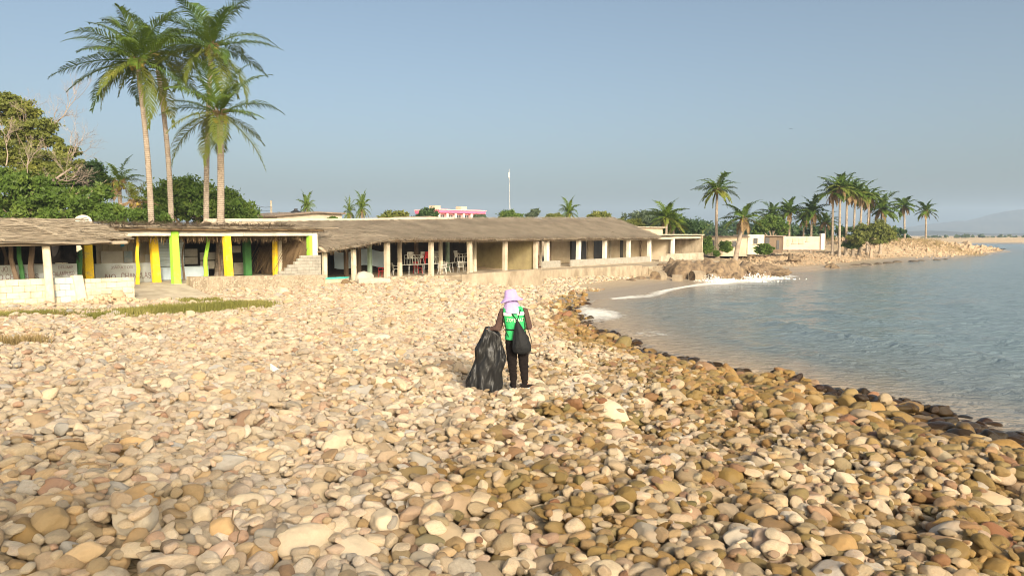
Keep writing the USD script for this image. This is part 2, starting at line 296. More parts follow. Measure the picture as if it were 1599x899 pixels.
surf('brushwood', (0.45, 0.38, 0.29), (0.33, 0.27, 0.20), 1.2, 0.9, 0.3, 14.0, island=0.3)
surf('timber', (0.17, 0.12, 0.08), (0.10, 0.07, 0.048), 2.0, 0.85, 0.3, 12.0, stretch=(1, 1, 0.2))
surf('pale_board', (0.50, 0.42, 0.31), (0.38, 0.31, 0.23), 2.0, 0.85, objrnd=0.2)
surf('siding', (0.46, 0.55, 0.60), (0.38, 0.45, 0.49), 1.0, 0.5, objrnd=0.08)
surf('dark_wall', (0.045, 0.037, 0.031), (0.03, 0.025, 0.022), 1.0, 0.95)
surf('mud_wall', (0.30, 0.25, 0.13), (0.22, 0.18, 0.10), 1.0, 0.95, 0.3)
surf('plaster', (0.52, 0.44, 0.33), (0.40, 0.33, 0.24), 0.8, 0.9, 0.3, 9.0)
surf('rose_plaster', (0.60, 0.42, 0.33), (0.50, 0.35, 0.27), 0.8, 0.9, 0.2, 9.0)
surf('pink_paint', (0.75, 0.13, 0.26), (0.66, 0.12, 0.22), 0.8, 0.75)
surf('pale_pink', (0.78, 0.42, 0.42), (0.70, 0.36, 0.37), 0.8, 0.75)
surf('window_dark', (0.05, 0.05, 0.055), (0.035, 0.035, 0.04), 1.0, 0.3)
surf('roof_sheet', (0.22, 0.17, 0.13), (0.15, 0.115, 0.09), 1.0, 0.8)
surf('asbestos', (0.52, 0.47, 0.38), (0.42, 0.37, 0.30), 0.8, 0.9, 0.2, 6.0)
surf('white_plastic', (0.50, 0.49, 0.45), (0.40, 0.39, 0.355), 3.0, 0.45)
surf('cream_plastic', (0.74, 0.68, 0.52), (0.64, 0.58, 0.44), 3.0, 0.45)
surf('red_plastic', (0.52, 0.03, 0.035), (0.42, 0.025, 0.03), 3.0, 0.4)
surf('metal', (0.45, 0.45, 0.44), (0.35, 0.34, 0.32), 5.0, 0.5)
surf('black_plastic', (0.02, 0.02, 0.022), (0.015, 0.015, 0.017), 3.0, 0.5)
surf('turquoise', (0.05, 0.42, 0.36), (0.05, 0.33, 0.29), 3.0, 0.5, 0.4, 9.0)
surf('grey_cloth', (0.46, 0.41, 0.35), (0.36, 0.32, 0.27), 2.0, 0.9, 0.6, 9.0)
surf('blue_plastic', (0.10, 0.42, 0.62), (0.12, 0.36, 0.52), 3.0, 0.4)
surf('driftwood', (0.30, 0.21, 0.135), (0.20, 0.14, 0.09), 3.0, 0.9, 0.5, 20.0)
surf('trunk', (0.36, 0.28, 0.205), (0.25, 0.19, 0.14), 1.3, 0.95, 0.6, 7.0, dist=0.05)
mat('palm_trunk', {'tc': ('texture_coordinate', {}), 'w': ('wave_texture', {'bands_direction': 'z', 'scale': 2.6, 'distortion': 1.2, 'detail': 3.0}), 'n': ('noise_texture', {'scale': 3.0, 'detail': 5.0}),
    'r': ('rgb_ramp', {'ramp': [(0.3, (0.34, 0.285, 0.23)), (0.7, (0.23, 0.185, 0.145))]}), 'wm': ('map_range', {'from_min': 0., 'from_max': 1., 'to_min': 0.82, 'to_max': 1.08}), 'h': ('hsv', {'hue': 0.5, 'saturation': 1.0, 'fac': 1.0}),
    'b': ('bump', {'strength': 0.7, 'distance': 0.03}), 'p': ('principled_bsdf', {'roughness': 0.9, 'specular_ior_level': 0.2})},
    [('tc.object', 'w.vector'), ('tc.object', 'n.vector'), ('n.fac', 'r.fac'), ('w.fac', 'wm.value'), ('wm.result', 'h.value'), ('r.color', 'h.color'), ('h.color', 'p.base_color'), ('w.fac', 'b.height'), ('b.normal', 'p.normal')])
surf('twig', (0.33, 0.27, 0.23), (0.25, 0.20, 0.17), 2.0, 0.95)
leafmat('leaf_green', (0.07, 0.12, 0.02), (0.145, 0.20, 0.035), (0.26, 0.29, 0.055))
leafmat('leaf_dark', (0.035, 0.07, 0.022), (0.06, 0.105, 0.03), (0.11, 0.16, 0.04))
leafmat('leaf_olive', (0.12, 0.14, 0.03), (0.19, 0.20, 0.04), (0.30, 0.26, 0.065))
leafmat('leaf_grey', (0.075, 0.105, 0.06), (0.10, 0.13, 0.075), (0.14, 0.155, 0.09))
leafmat('frond_green', (0.075, 0.12, 0.016), (0.125, 0.175, 0.024), (0.22, 0.235, 0.035), 0.35, 0.4)
leafmat('frond_dark', (0.06, 0.105, 0.018), (0.10, 0.145, 0.025), (0.17, 0.19, 0.035), 0.3, 0.4)
leafmat('frond_yellow', (0.12, 0.15, 0.025), (0.19, 0.19, 0.035), (0.30, 0.25, 0.055), 0.35, 0.5)
leafmat('frond_dead', (0.22, 0.15, 0.075), (0.30, 0.21, 0.11), (0.36, 0.27, 0.15), 0.2, 0.8)
leafmat('grass_blade', (0.17, 0.17, 0.04), (0.29, 0.26, 0.08), (0.44, 0.36, 0.16), 0.3, 0.6)
leafmat('dry_grass', (0.24, 0.18, 0.08), (0.32, 0.24, 0.12), (0.16, 0.15, 0.06), 0.3, 0.8)
surf('skin', (0.36, 0.19, 0.12), (0.31, 0.16, 0.10), 8.0, 0.55)
surf('hair', (0.02, 0.015, 0.012), (0.015, 0.012, 0.01), 8.0, 0.5)
surf('lilac', (0.42, 0.31, 0.60), (0.37, 0.27, 0.54), 6.0, 0.9, 0.3, 40.0)
surf('brown_shirt', (0.075, 0.042, 0.036), (0.055, 0.03, 0.026), 6.0, 0.9, 0.4, 24.0)
surf('black_cloth', (0.014, 0.011, 0.011), (0.01, 0.008, 0.008), 6.0, 0.95, 0.4, 24.0, spec=0.1)
surf('flap_lilac', (0.45, 0.345, 0.62), (0.38, 0.29, 0.55), 6.0, 0.9, 0.3, 40.0)
surf('vest_green', (0.03, 0.44, 0.13), (0.022, 0.33, 0.10), 5.0, 0.6, 0.5, 16.0)
surf('reflective', (0.78, 0.76, 0.70), (0.68, 0.66, 0.6), 8.0, 0.4)
surf('bag_black', (0.012, 0.012, 0.013), (0.009, 0.009, 0.01), 3.0, 0.36, 0.2, 14.0, spec=0.3, dist=0.02)
surf('nylon', (0.014, 0.015, 0.017), (0.01, 0.0105, 0.012), 6.0, 0.5, 0.7, 14.0, dist=0.03, spec=0.15)

# ---------------------------------------------------------------- the lie of the land (sea level z = 0)
near = [(60, -3000), (60, -300), (40, -30), (24, -5), (16, 5), (12.2, 9.6)]
shore_px = [(1599, 692), (1430, 640), (1330, 614), (1260, 595), (1150, 574), (1040, 550), (990, 530), (950, 508), (925, 490), (912, 478), (930, 468), (985, 462), (1040, 452), (1090, 443),
            (1190, 434), (1212, 429), (1200, 425), (1240, 424), (1300, 419.5), (1345, 415), (1400, 408), (1480, 402), (1560, 393.5), (1575, 391.6)]
SHORE = near + [tuple(atz(x, y, 0.0)[:2]) for x, y in shore_px] + [(138, 215), (136, 260), (150, 320), (215, 372), (330, 400), (700, 430), (3000, 560)]
SEA = shapely.Polygon(SHORE + [(3000, -3000)])
LINE = shapely.LineString(SHORE)
def shore_distance(x, y):
    p = shapely.points(np.asarray(x, float), np.asarray(y, float))
    d = shapely.distance(p, LINE)
    return np.where(shapely.contains(SEA, p), -d, d)
def smin(a, b, k): return 0.5 * (a + b - np.sqrt((a - b) ** 2 + k * k))
MOUND = shapely.LineString([(60, 136), (80, 146), (98, 157), (113, 168), (122, 178)])
def ground_z(x, y, s=None):
    x, y = np.asarray(x, float), np.asarray(y, float)
    s = shore_distance(x, y) if s is None else s
    k = np.interp(y, [36, 47, 60, 70], [1.0, 0.42, 0.42, 0.5])
    se = np.where(s > 0, s * k, s)
    prof = np.interp(se, [-400, -40, -8, -2, 0, 1, 2.5, 5, 10, 15, 25, 60, 300], [-6, -2.4, -0.75, -0.45, -0.26, -0.08, 0.2, 0.64, 1.2, 1.58, 1.95, 2.3, 3.0])
    prof = prof + 0.26 * np.clip((y - 38) / 8, 0, 1) * np.clip(1 + s / 4, 0, 1)
    cap = np.interp(y, [-60, 5, 10, 15, 24, 34, 47, 60, 80, 120, 400, 3000], [2.3, 1.98, 1.62, 1.38, 1.12, 0.88, 0.99, 1.1, 2.2, 2.5, 3.2, 12])
    z = np.where(s > 0, smin(prof, cap, 0.18), prof)
    z = z + 0.22 * np.exp(-((x + 6.2) / 2.8) ** 2 - ((y - 48.5) / 3.2) ** 2)
    m = shapely.distance(shapely.points(x, y), MOUND)
    z = z + np.where(s > 0, np.clip(s / 7, 0, 1), 0) * np.interp(x, [60, 80, 100, 116, 124], [1.6, 1.9, 2.6, 3.1, 2.4]) * np.exp(-(m / 8.5) ** 2)
    z = z + np.where(s > 1, np.clip(s / 8, 0, 1), 0) * 0.10 * (meshkit.fbm(np.stack([x / 2.7, y / 2.7, 0 * x], -1), 3, 5) - 0.5) * np.clip(y / 5, 0.3, 2.0)
    return z
def axis(lo, hi, step, far, growth=1.18):
    a = list(np.arange(lo, hi + 1e-6, step)); d = step
    b, c = a[0], a[-1]; left, right = [], []
    while b > -far: d *= growth; b -= d; left.append(max(b, -far))
    d = step
    while c < far: d *= growth; c += d; right.append(min(c, far))
    return np.array(left[::-1] + a + right)
def sheet(gx, gy, zf):
    X, Y = np.meshgrid(gx, gy); n, m = X.shape
    S = shore_distance(X.ravel(), Y.ravel())
    Z = zf(X.ravel(), Y.ravel(), S)
    i = (np.arange(n - 1)[:, None] * m + np.arange(m - 1)).ravel()
    f = np.vstack([np.stack([i, i + 1, i + m + 1], 1), np.stack([i, i + m + 1, i + m], 1)])
    return np.stack([X.ravel(), Y.ravel(), Z], 1), f, S
gv, gf, gs = sheet(axis(-45, 60, 0.5, 3000), np.concatenate([-axis(0, 0.1, 8, 3000, 1.4)[::-1][:0], [-3000, -1200, -500, -200, -90, -45, -25, -14, -8, -4], axis(-2, 110, 0.5, 3000)[axis(-2, 110, 0.5, 3000) >= -2]]), ground_z)
solo('beach_ground', (gv, gf), 'shingle', 'pale shingle and sand ground of the beach and land behind', 'ground', kind='structure', smooth=True)

# ---------------------------------------------------------------- the sea
def sea_z(x, y, s):
    near_w = np.clip(-s / 7, 0, 1)
    n = meshkit.fbm(np.stack([x / 1.9 + 0.25 * y, y / 1.05, 0 * x], -1), 3, 11) - 0.5
    fade = 1 / (1 + (np.hypot(x, y) / 60) ** 2)
    z = 0.012 + 0.22 * n * near_w * fade
    # the low swell rolling in, a crest about 5 m off the stones
    wob = 1.5 * (meshkit.noise(np.stack([x / 5, y / 5, 0 * x], -1), 3) - 0.5)
    for off, h, w in ((-3.6, 0.12, 0.45), (-7.5, 0.20, 0.6), (-12.5, 0.16, 0.8), (-19, 0.14, 1.0), (-27, 0.12, 1.2)):
        along = np.clip(1.25 * meshkit.noise(np.stack([x / 6 + off, y / 6, 0 * x], -1), 4) - 0.25, 0, 1)
        z += h * along * np.exp(-((s - off + wob) / w) ** 2) * np.clip((y - 2) / 10, 0, 1) * (y < 45)
    return np.where(s > 0.05, np.minimum(z, -0.02 + 0 * z) - 0.15 * np.clip(s, 0, 8), z)
wx = axis(-2, 48, 0.28, 3000); wy = axis(6, 82, 0.28, 3000)
wv, wf, ws = sheet(wx[wx > -30], np.concatenate([[-3000, -900, -300, -100, -40, -15, -5, 0, 3, 5], wy[wy >= 5.9]]), sea_z)
keep = (ws[wf] < 2.5).all(1)
wf = wf[keep]
use = np.unique(wf); back = np.full(len(wv), -1); back[use] = np.arange(len(use)); wv, ws, wf = wv[use], ws[use], back[wf]
sm = usdkit.mesh(stage, numbered('/World', 'sea_water'), (wv, wf), M['sea'], True)
tag(sm.GetPrim(), 'grey-blue sea water rippling in the bay beside the stones', 'sea', kind='structure')
pv = UsdGeom.PrimvarsAPI(sm)
pv.CreatePrimvar('shore', Sdf.ValueTypeNames.FloatArray, 'vertex').Set(Vt.FloatArray.FromNumpy(np.clip(-ws / 30, 0, 1).astype(np.float32)))
yy, xx = wv[:, 1], wv[:, 0]
wash = np.exp(-np.maximum(-ws, 0) / 0.6) * np.clip((yy - 25) / 12, 0.0, 1) * 0.5
wash += 0.62 * np.exp(-((xx - 4.7) / 1.1) ** 2 - ((yy - 36) / 3.5) ** 2)                     # where a wave drains off the black stones
wash += 0.5 * np.exp(-((xx - 5.5) / 1.3) ** 2 - ((yy - 28.5) / 2.0) ** 2)
cove = np.exp(-((ws + 0.6 + 0.5 * np.sin(xx * 0.9)) / 0.75) ** 2) * (yy > 44) * (yy < 72) * (xx > 6.0) * (xx < 27) * 0.58
wash += cove + 0.6 * np.exp(-((ws + 1.6) / 1.6) ** 2) * (yy > 58) * (yy < 72) * (xx > 13) * (xx < 27)
wash += 0.26 * np.exp(-np.maximum(-ws, 0) / 2.2) * (yy < 26)
pv.CreatePrimvar('foam', Sdf.ValueTypeNames.FloatArray, 'vertex').Set(Vt.FloatArray.FromNumpy(np.clip(wash, 0, 1).astype(np.float32)))

# far hills across the bay
def hills(pts, d, depth, name, label, seed):
    xs = np.linspace(pts[0][0], pts[-1][0], 140); hs = np.interp(xs, [p[0] for p in pts], [p[1] for p in pts])
    rows = np.linspace(0, 1, 12); v = []
    for r in rows:
        prof = math.sin(min(r * 1.25, 1) * math.pi / 2) if r < 0.8 else 1 - (r - 0.8) * 1.5
        n = meshkit.fbm(np.stack([xs / 130, xs * 0 + r * 4, xs * 0], -1), 4, seed)
        v.append(np.stack([xs, np.full_like(xs, d + r * depth), 1.0 + (hs - 1) * prof * (0.82 + 0.36 * n)], 1))
    n, m = len(rows), len(xs); i = (np.arange(n - 1)[:, None] * m + np.arange(m - 1)).ravel()
    solo(name, (np.vstack(v), np.vstack([np.stack([i, i + 1, i + m + 1], 1), np.stack([i, i + m + 1, i + m], 1)])), 'hill', label, 'hills', kind='structure', smooth=True)
hx = lambda px, py, d: (at(px, py, d)[0], at(px, py, d)[2])
hills([hx(1000, 366, 2400), hx(1250, 362, 2400), hx(1400, 357, 2400), hx(1460, 352, 2400), hx(1510, 346, 2400), hx(1560, 340, 2400), hx(1599, 333, 2400), hx(1700, 318, 2400), hx(1850, 305, 2400)], 2150, 500, 'far_hills', 'faint blue hazy hills far across the bay', 3)
hills([hx(1380, 367, 1500), hx(1450, 362, 1500), hx(1500, 359.5, 1500), hx(1545, 362, 1500), hx(1600, 365, 1500), hx(1750, 361, 1500)], 1420, 250, 'low_hills', 'low hazy spur in front of the far hills', 8)

# ---------------------------------------------------------------- beach stones, dropped one on another
NO_STONES = [shapely.Polygon([(-60, 25), (-26, 22), (-19.5, 28.0), (-16.1, 31.6), (-14.8, 33.5), (-16.6, 36.1), (-11.0, 42.6), (-7.75, 47.4), (-5.2, 50.6), (-3.5, 48.3), (-3.3, 47.85), (2.0, 48.9), (2.4, 55), (10.5, 62), (12, 72), (-10, 90), (-60, 90)])]
rs = np.random.default_rng(21)
HRES, HX0, HX1, HY0, HY1 = 0.03, -34.0, 14.0, 2.6, 64.0
hn, hm = int((HY1 - HY0) / HRES), int((HX1 - HX0) / HRES)
cx, cy = np.meshgrid(np.arange(HX0, HX1 + 0.5, 0.5), np.arange(HY0, HY1 + 0.5, 0.5))
cz = ground_z(cx.ravel(), cy.ravel()).reshape(cx.shape)
cs = shore_distance(cx.ravel(), cy.ravel()).reshape(cx.shape)
from scipy.ndimage import map_coordinates
def coarse(a, x, y): return map_coordinates(a, [(np.asarray(y) - HY0) / 0.5, (np.asarray(x) - HX0) / 0.5], order=1, mode='nearest')
hy, hx_ = np.meshgrid(np.arange(hn) * HRES + HY0, np.arange(hm) * HRES + HX0, indexing='ij')
H = coarse(cz, hx_.ravel(), hy.ravel()).reshape(hn, hm).astype(np.float32)
H0 = H.copy()
def sample_spots(n, ymin, ymax):
    """even over the ground that the picture takes in, and a step to each side of it"""
    y = np.sqrt(rs.uniform(ymin ** 2, ymax ** 2, n)); x = rs.uniform(-0.74, 0.74, n) * (y + 1.2)
    s = coarse(cs, x, y)
    ok = (s > -0.7) & (x > HX0 + 1) & (x < HX1 - 1)
    ok &= (s > 0) | (rs.random(n) < 0.5)
    ok &= ~((y > 42) & (s < 2.6) & (x > 4.6))                      # the sand of the cove
    ok &= ~((y > 50) & (s < 5))
    for p in NO_STONES: ok &= ~shapely.contains_xy(p, x, y)
    return x[ok], y[ok], s[ok]
spots = []
for ymin, ymax, n in ((2.9, 9, 8200), (9, 18, 20000), (18, 30, 36000), (30, 62, 62000)):
    x, y, s = sample_spots(n, ymin, ymax)
    far = np.clip((y - 16) / 20, 0, 1)
    lognorm = rs.normal(0, 1, len(x))
    edge = np.clip(1 - s / np.interp(y, [3, 10, 20, 35], [9.0, 8.0, 5.5, 3.0]), 0, 1)
    dry = (0.105 + 0.012 * (y < 9)) * np.exp(0.50 * lognorm)
    big = rs.random(len(x)) < 0.035
    dry = np.where(big, rs.uniform(0.2, 0.36, len(x)), dry)
    wet = (0.23 + 0.10 * np.clip((20 - y) / 8, 0, 1)) * np.exp(0.36 * lognorm)
    d = np.clip(dry + (wet - dry) * np.clip(edge * 1.35, 0, 1), 0.05, 0.72)
    keepp = rs.random(len(x)) < np.where(edge > 0.3, 0.27 - 0.10 * np.clip((20 - y) / 8, 0, 1), 1.0)
    spots.append(np.stack([x, y, s, d], 1)[keepp])
spots = np.vstack(spots)
order = np.argsort(-spots[:, 3] * rs.uniform(0.55, 1.25, len(spots)))
spots = spots[order]
NS = len(spots)
yaw, tx, ty = rs.uniform(0, 6.283, NS), rs.normal(0, 0.24, NS), rs.normal(0, 0.24, NS)
asp = np.stack([rs.uniform(1.0, 1.5, NS), rs.uniform(0.8, 1.05, NS), rs.uniform(0.42, 0.92, NS)], 1)
semi = spots[:, 3:4] / 2 * asp
P = np.zeros((NS, 3))
cand = rs.normal(0, 1.0, (NS, 4, 2)) * (spots[:, 3] * 1.0)[:, None, None]; cand[:, 0] = 0
for i in range(NS):
    a, b, c = semi[i]; best = None
    for k in range(4):
        x, y = spots[i, 0] + cand[i, k, 0], spots[i, 1] + cand[i, k, 1]
        iy, ix = int((y - HY0) / HRES), int((x - HX0) / HRES)
        if 30 < iy < hn - 30 and 30 < ix < hm - 30 and (best is None or H[iy, ix] - H0[iy, ix] < best[0]): best = (H[iy, ix] - H0[iy, ix], x, y, iy, ix)
    if best is None: continue
    _, x, y, iy, ix = best
    r = math.sqrt(a * b); k = max(1, int(r / HRES + 0.5))
    win = H[iy - k:iy + k + 1, ix - k:ix + k + 1]
    q = max(1, k // 2); core = H[iy - q:iy + q + 1, ix - q:ix + q + 1]
    zc = 0.6 * float(core.mean()) + 0.4 * float(core.max()) + c * 0.34
    g = np.arange(-k, k + 1) * HRES; rr = 1 - (g[:, None] ** 2 + g[None, :] ** 2) / (r * r + 1e-9)
    np.maximum(win, np.where(rr > 0, zc + c * 0.94 * np.sqrt(np.maximum(rr, 0)), -9), out=win)
    P[i] = x, y, zc
placed = P[:, 1] > 0
def top_z(x, y, r=0.05):
    iy, ix, k = int((y - HY0) / HRES), int((x - HX0) / HRES), max(1, int(r / HRES))
    return float(H[iy - k:iy + k + 1, ix - k:ix + k + 1].mean())
q_all = np.array([trimesh.transformations.quaternion_from_euler(tx[i], ty[i], yaw[i], 'sxyz') for i in range(NS)])
# how large each shows: the 300 largest are things of their own
cc = P - [0, 0, CAM_Z]; dep = cc[:, 1] * _cp - cc[:, 2] * _sp; upc = cc[:, 1] * _sp + cc[:, 2] * _cp
pxx, pyy = 799.5 + F_PX * cc[:, 0] / np.maximum(dep, 0.1), 449.5 - F_PX * upc / np.maximum(dep, 0.1)
size_px = semi[:, 0] * 2 * F_PX / np.maximum(dep, 0.1)
# a stone buried under others shows little
hid = np.array([H[int((p[1] - HY0) / HRES), int((p[0] - HX0) / HRES)] - (p[2] + s[2] * 0.94) if ok else 9 for p, s, ok in zip(P, semi, placed)])
inside = placed & (pxx > 8) & (pxx < 1590) & (pyy < 888) & (hid < 0.03)
big_i = np.argsort(-np.where(inside, size_px, 0))[:300]
single = np.zeros(NS, bool); single[big_i] = True
rs2 = np.random.default_rng(5)
tone_names = list(TONES); zone_of = lambda z, s: 'water' if z < 0.42 else ('low' if z < 1.05 else 'dry')
NAMED = []
for rank, i in enumerate(big_i):
    v, f = stone_mesh(rs2, ICO3, int(rs2.integers(6, 12)), None, rough=0.08)
    st_ = np.array(SHORE_TABLE); qq = (np.interp(P[i, 1], st_[:, 0], st_[:, 1]) - P[i, 0]) / (1.3 * np.interp(P[i, 1], st_[:, 0], st_[:, 2]))
    zone = 'water' if qq < 0.2 else ('low' if qq < 1.0 else 'dry')
    w = [0.30, 0.25, 0.13, 0.10, 0.11, 0.08, 0.03] if zone == 'dry' else [0.10, 0.30, 0.34, 0.04, 0.06, 0.03, 0.13]
    tone = str(rs2.choice(tone_names, p=w))
    R = trimesh.transformations.quaternion_matrix(q_all[i])[:3, :3]
    vv = (v * semi[i]) @ R.T + P[i]
    flat = semi[i, 2] / semi[i, 0] < 0.5; long = semi[i, 0] / semi[i, 1] > 1.5
    shape = 'slab-like' if flat else ('long' if long else 'rounded')
    noun = 'boulder' if semi[i, 0] > 0.19 else 'cobble'
    x_, y_ = pxx[i], pyy[i]
    col = 'at lower left' if x_ < 420 else ('at lower centre' if x_ < 900 else ('right of centre' if x_ < 1230 else 'at lower right'))
    if zone == 'water': lab = f'wet dark {shape} {tone} stone at the edge of the sea'
    elif zone == 'low': lab = f'olive-stained {shape} {tone} {noun} on the lower beach near the sea'
    elif P[i, 1] < 5.4: lab = f'{shape} {tone} {noun} in the nearest stones {col}'
    elif P[i, 1] < 8: lab = f'{shape} {tone} {noun} in the foreground stones {col}'
    else: lab = f'{shape} {tone} {noun} on the beach ' + ('left of the person' if x_ < 780 else 'between the person and the sea')
    NAMED.append([lab, float(size_px[i]), vv, f, tone, zone])
ORD = ['largest', 'second largest', 'third largest', 'fourth largest', 'fifth largest', 'sixth largest', 'seventh largest', 'eighth largest', 'ninth largest', 'tenth largest']
by = {}
for r_ in NAMED: by.setdefault(r_[0], []).append(r_)
for lab, rows_ in by.items():
    rows_.sort(key=lambda r: -r[1])
    for k, (l_, sz_, vv, f, tone, zone) in enumerate(rows_):
        full = l_ if len(rows_) == 1 else (f'{ORD[k]} {l_}' if k < 10 else f'smaller {l_}')
        grp = {'water': 'wet stones at the sea edge', 'low': 'stained stones of the lower beach', 'dry': 'large stones of the dry beach'}[zone]
        solo('beach_stone', (vv, f), 'cobble_' + tone.replace('-', '_'), full, 'stone', grp, smooth=40)
proto_path = '/World/loose_beach_stones'
pi = UsdGeom.PointInstancer.Define(stage, proto_path)
tag(pi.GetPrim(), 'thousands of smaller cobbles and pebbles that cover the beach', 'stones', kind='stuff')
NP = 26
UsdGeom.Scope.Define(stage, proto_path + '/kinds')
for k in range(NP):
    gk = np.random.default_rng(900 + k); v, f = stone_mesh(gk, ICO3, int(gk.integers(6, 12)), None, 0.07)
    usdkit.mesh(stage, f'{proto_path}/kinds/stone_{k:03d}', (v, f), M['cobble'], 40)
    pi.CreatePrototypesRel().AddTarget(f'{proto_path}/kinds/stone_{k:03d}')
rest = np.nonzero(placed & ~single)[0]
pi.CreateProtoIndicesAttr(Vt.IntArray.FromNumpy(np.random.default_rng(3).integers(0, NP, len(rest)).astype(np.int32)))
pi.CreatePositionsAttr(Vt.Vec3fArray.FromNumpy(P[rest].astype(np.float32)))
pi.CreateScalesAttr(Vt.Vec3fArray.FromNumpy(semi[rest].astype(np.float32)))
qh = q_all[rest][:, [1, 2, 3, 0]].astype(np.float16)
pi.CreateOrientationsAttr(Vt.QuathArray.FromNumpy(qh))
print('stones', NS, 'placed', placed.sum())

# ---------------------------------------------------------------- buildings along the beach
class Frame:
    """local x runs along a facade, y away from the beach, z up"""
    def __init__(s, o, d):
        s.o = np.array([*o, 0.0]); d = np.array(d, float) / np.linalg.norm(d); s.d = np.array([*d, 0]); s.n = np.array([-d[1], d[0], 0]); s.deg = math.degrees(math.atan2(d[1], d[0])); s.rad = math.radians(s.deg)
    def w(s, x, y, z): return s.o + s.d * x + s.n * y + np.array([0, 0, z])
    def x_at(s, px, y):
        """where along the line at depth y the photograph's column px falls"""
        r = ray(px, 380); k = r[0] / r[1]; b = s.o + s.n * y
        return (k * b[1] - b[0]) / (s.d[0] - k * s.d[1])
    def z_at(s, px, py, y):
        p = s.w(s.x_at(px, y), y, 0); return at(px, py, p[1])[2]
    def T(s): return TR(s.o, rz=s.rad)
rb = np.random.default_rng(33)
def post_mesh(x, y, z0, z1, w=0.26, d=None, lean=(0, 0), r=0.02, taper=1.0):
    d = d or w; c = []
    for z, k in ((z0, 1.0), (z1, taper)):
        lx, ly = (lean if z == z1 else (0, 0))
        for sx, sy in ((-1, -1), (1, -1), (1, 1), (-1, 1)):
            for ox, oy in ((r, 0), (0, r)):
                c.append([x + lx + sx * (w * k / 2 - ox), y + ly + sy * (d * k / 2 - oy), z])
    return hull(c)
def crooked(x, y, z0, z1, r=0.07, amp=0.1, seed=0, sides=7):
    g = np.random.default_rng(seed); z = np.linspace(z0, z1, 7)
    o = np.cumsum(g.normal(0, amp / 2.2, (7, 2)), 0); o -= np.linspace(0, 1, 7)[:, None] * o[-1] * 0.5
    return MB().tube(np.stack([x + o[:, 0], y + o[:, 1], z], 1), np.linspace(r * 1.15, r * 0.85, 7), sides).mesh()
def strands(n, x0, x1, top, bot, rng, length=(0.25, 0.6), width=0.025, droop=0.0, spread=0.35, lift=0.03, over=0.0):
    """straw or frond strips lying on the plane from top (y, z) down to bot (y, z)"""
    (yt, zt), (yb, zb) = top, bot
    t = rng.uniform(-0.02, 1.0 + over, n); x = rng.uniform(x0, x1, n)
    dy, dz = yb - yt, zb - zt; L = math.hypot(dy, dz); u = np.array([0, dy / L, dz / L]); nrm = np.array([0, -u[2], u[1]]); nrm *= np.sign(nrm[2])
    a = np.stack([x, yt + dy * t, zt + dz * t], 1) + nrm * rng.uniform(0.0, lift, n)[:, None]
    ang = rng.normal(0, spread, n); le = rng.uniform(*length, n)
    dirv = np.stack([np.sin(ang), np.cos(ang) * u[1], np.cos(ang) * u[2]], 1) + nrm * rng.normal(0.06, 0.08, n)[:, None]
    b = a + dirv * le[:, None]; b[:, 2] -= droop * rng.random(n) * le
    side = np.cross(dirv, nrm); side /= np.linalg.norm(side, axis=1, keepdims=True); w = width * rng.uniform(0.5, 1.3, n)[:, None]
    return MB().quads(a - side * w, a + side * w, b + side * w * 0.4, b - side * w * 0.4).mesh()
def fringe(n, x0, x1, y0, y1, z, rng, length=(0.1, 0.5), width=0.02, slope=0.3):
    x, y = rng.uniform(x0, x1, n), rng.uniform(y0, y1, n); le = rng.uniform(*length, n)
    a = np.stack([x, y, np.full(n, z) + rng.normal(0, 0.03, n)], 1); ang = rng.normal(0, slope, n)
    b = a + np.stack([np.sin(ang) * le, rng.normal(0, 0.25, n) * le, -np.cos(ang) * le], 1)
    w = width * rng.uniform(0.5, 1.4, (n, 1)); s = np.array([[1.0, 0.25, 0]])
    return MB().quads(a - s * w, a + s * w, b + s * w * 0.3, b - s * w * 0.3).mesh()
def thatch_slab(x0, x1, prof, thick, rng, nx=70, amp=0.09, ends=None):
    """a lumpy thatch skin over the cross-section prof [(y, z) ...]; ends(t) shortens the right end along the section"""
    xs = np.linspace(0, 1, nx); pr = np.array(prof, float)
    tt = np.linspace(0, 1, 14); seg = np.concatenate([[0], np.cumsum(np.hypot(*np.diff(pr, axis=0).T))]); seg /= seg[-1]
    py, pz = np.interp(tt, seg, pr[:, 0]), np.interp(tt, seg, pr[:, 1])
    X = x0 + (np.array([(ends(t) if ends else x1) for t in tt])[:, None] - x0) * xs[None, :]
    Y, Z = np.repeat(py[:, None], nx, 1), np.repeat(pz[:, None], nx, 1)
    nz = meshkit.fbm(np.stack([X * 0.9, Y * 1.7, 0 * X], -1), 4, int(rng.integers(99))) - 0.5
    top = np.stack([X, Y, Z + amp * 2 * nz], -1).reshape(-1, 3); bot = top - [0, 0, thick]
    n, m = X.shape; i = (np.arange(n - 1)[:, None] * m + np.arange(m - 1)).ravel()
    ft = np.vstack([np.stack([i, i + 1, i + m + 1], 1), np.stack([i, i + m + 1, i + m], 1)])
    N = n * m; f = [ft[:, ::-1], ft + N]
    border = list(range(m)) + [k * m + m - 1 for k in range(1, n)] + [(n - 1) * m + k for k in range(m - 2, -1, -1)] + [k * m for k in range(n - 2, 0, -1)]
    b = np.array(border); b2 = np.roll(b, -1)
    f += [np.stack([b, b2, b2 + N], 1), np.stack([b, b2 + N, b + N], 1)]
    return np.vstack([top, bot]), np.vstack(f)[:, ::-1]
def wall_panel(x0, x1, y0, y1, z0, z1): return bevbox(x0, x1, y0, y1, z0, z1, 0.012)
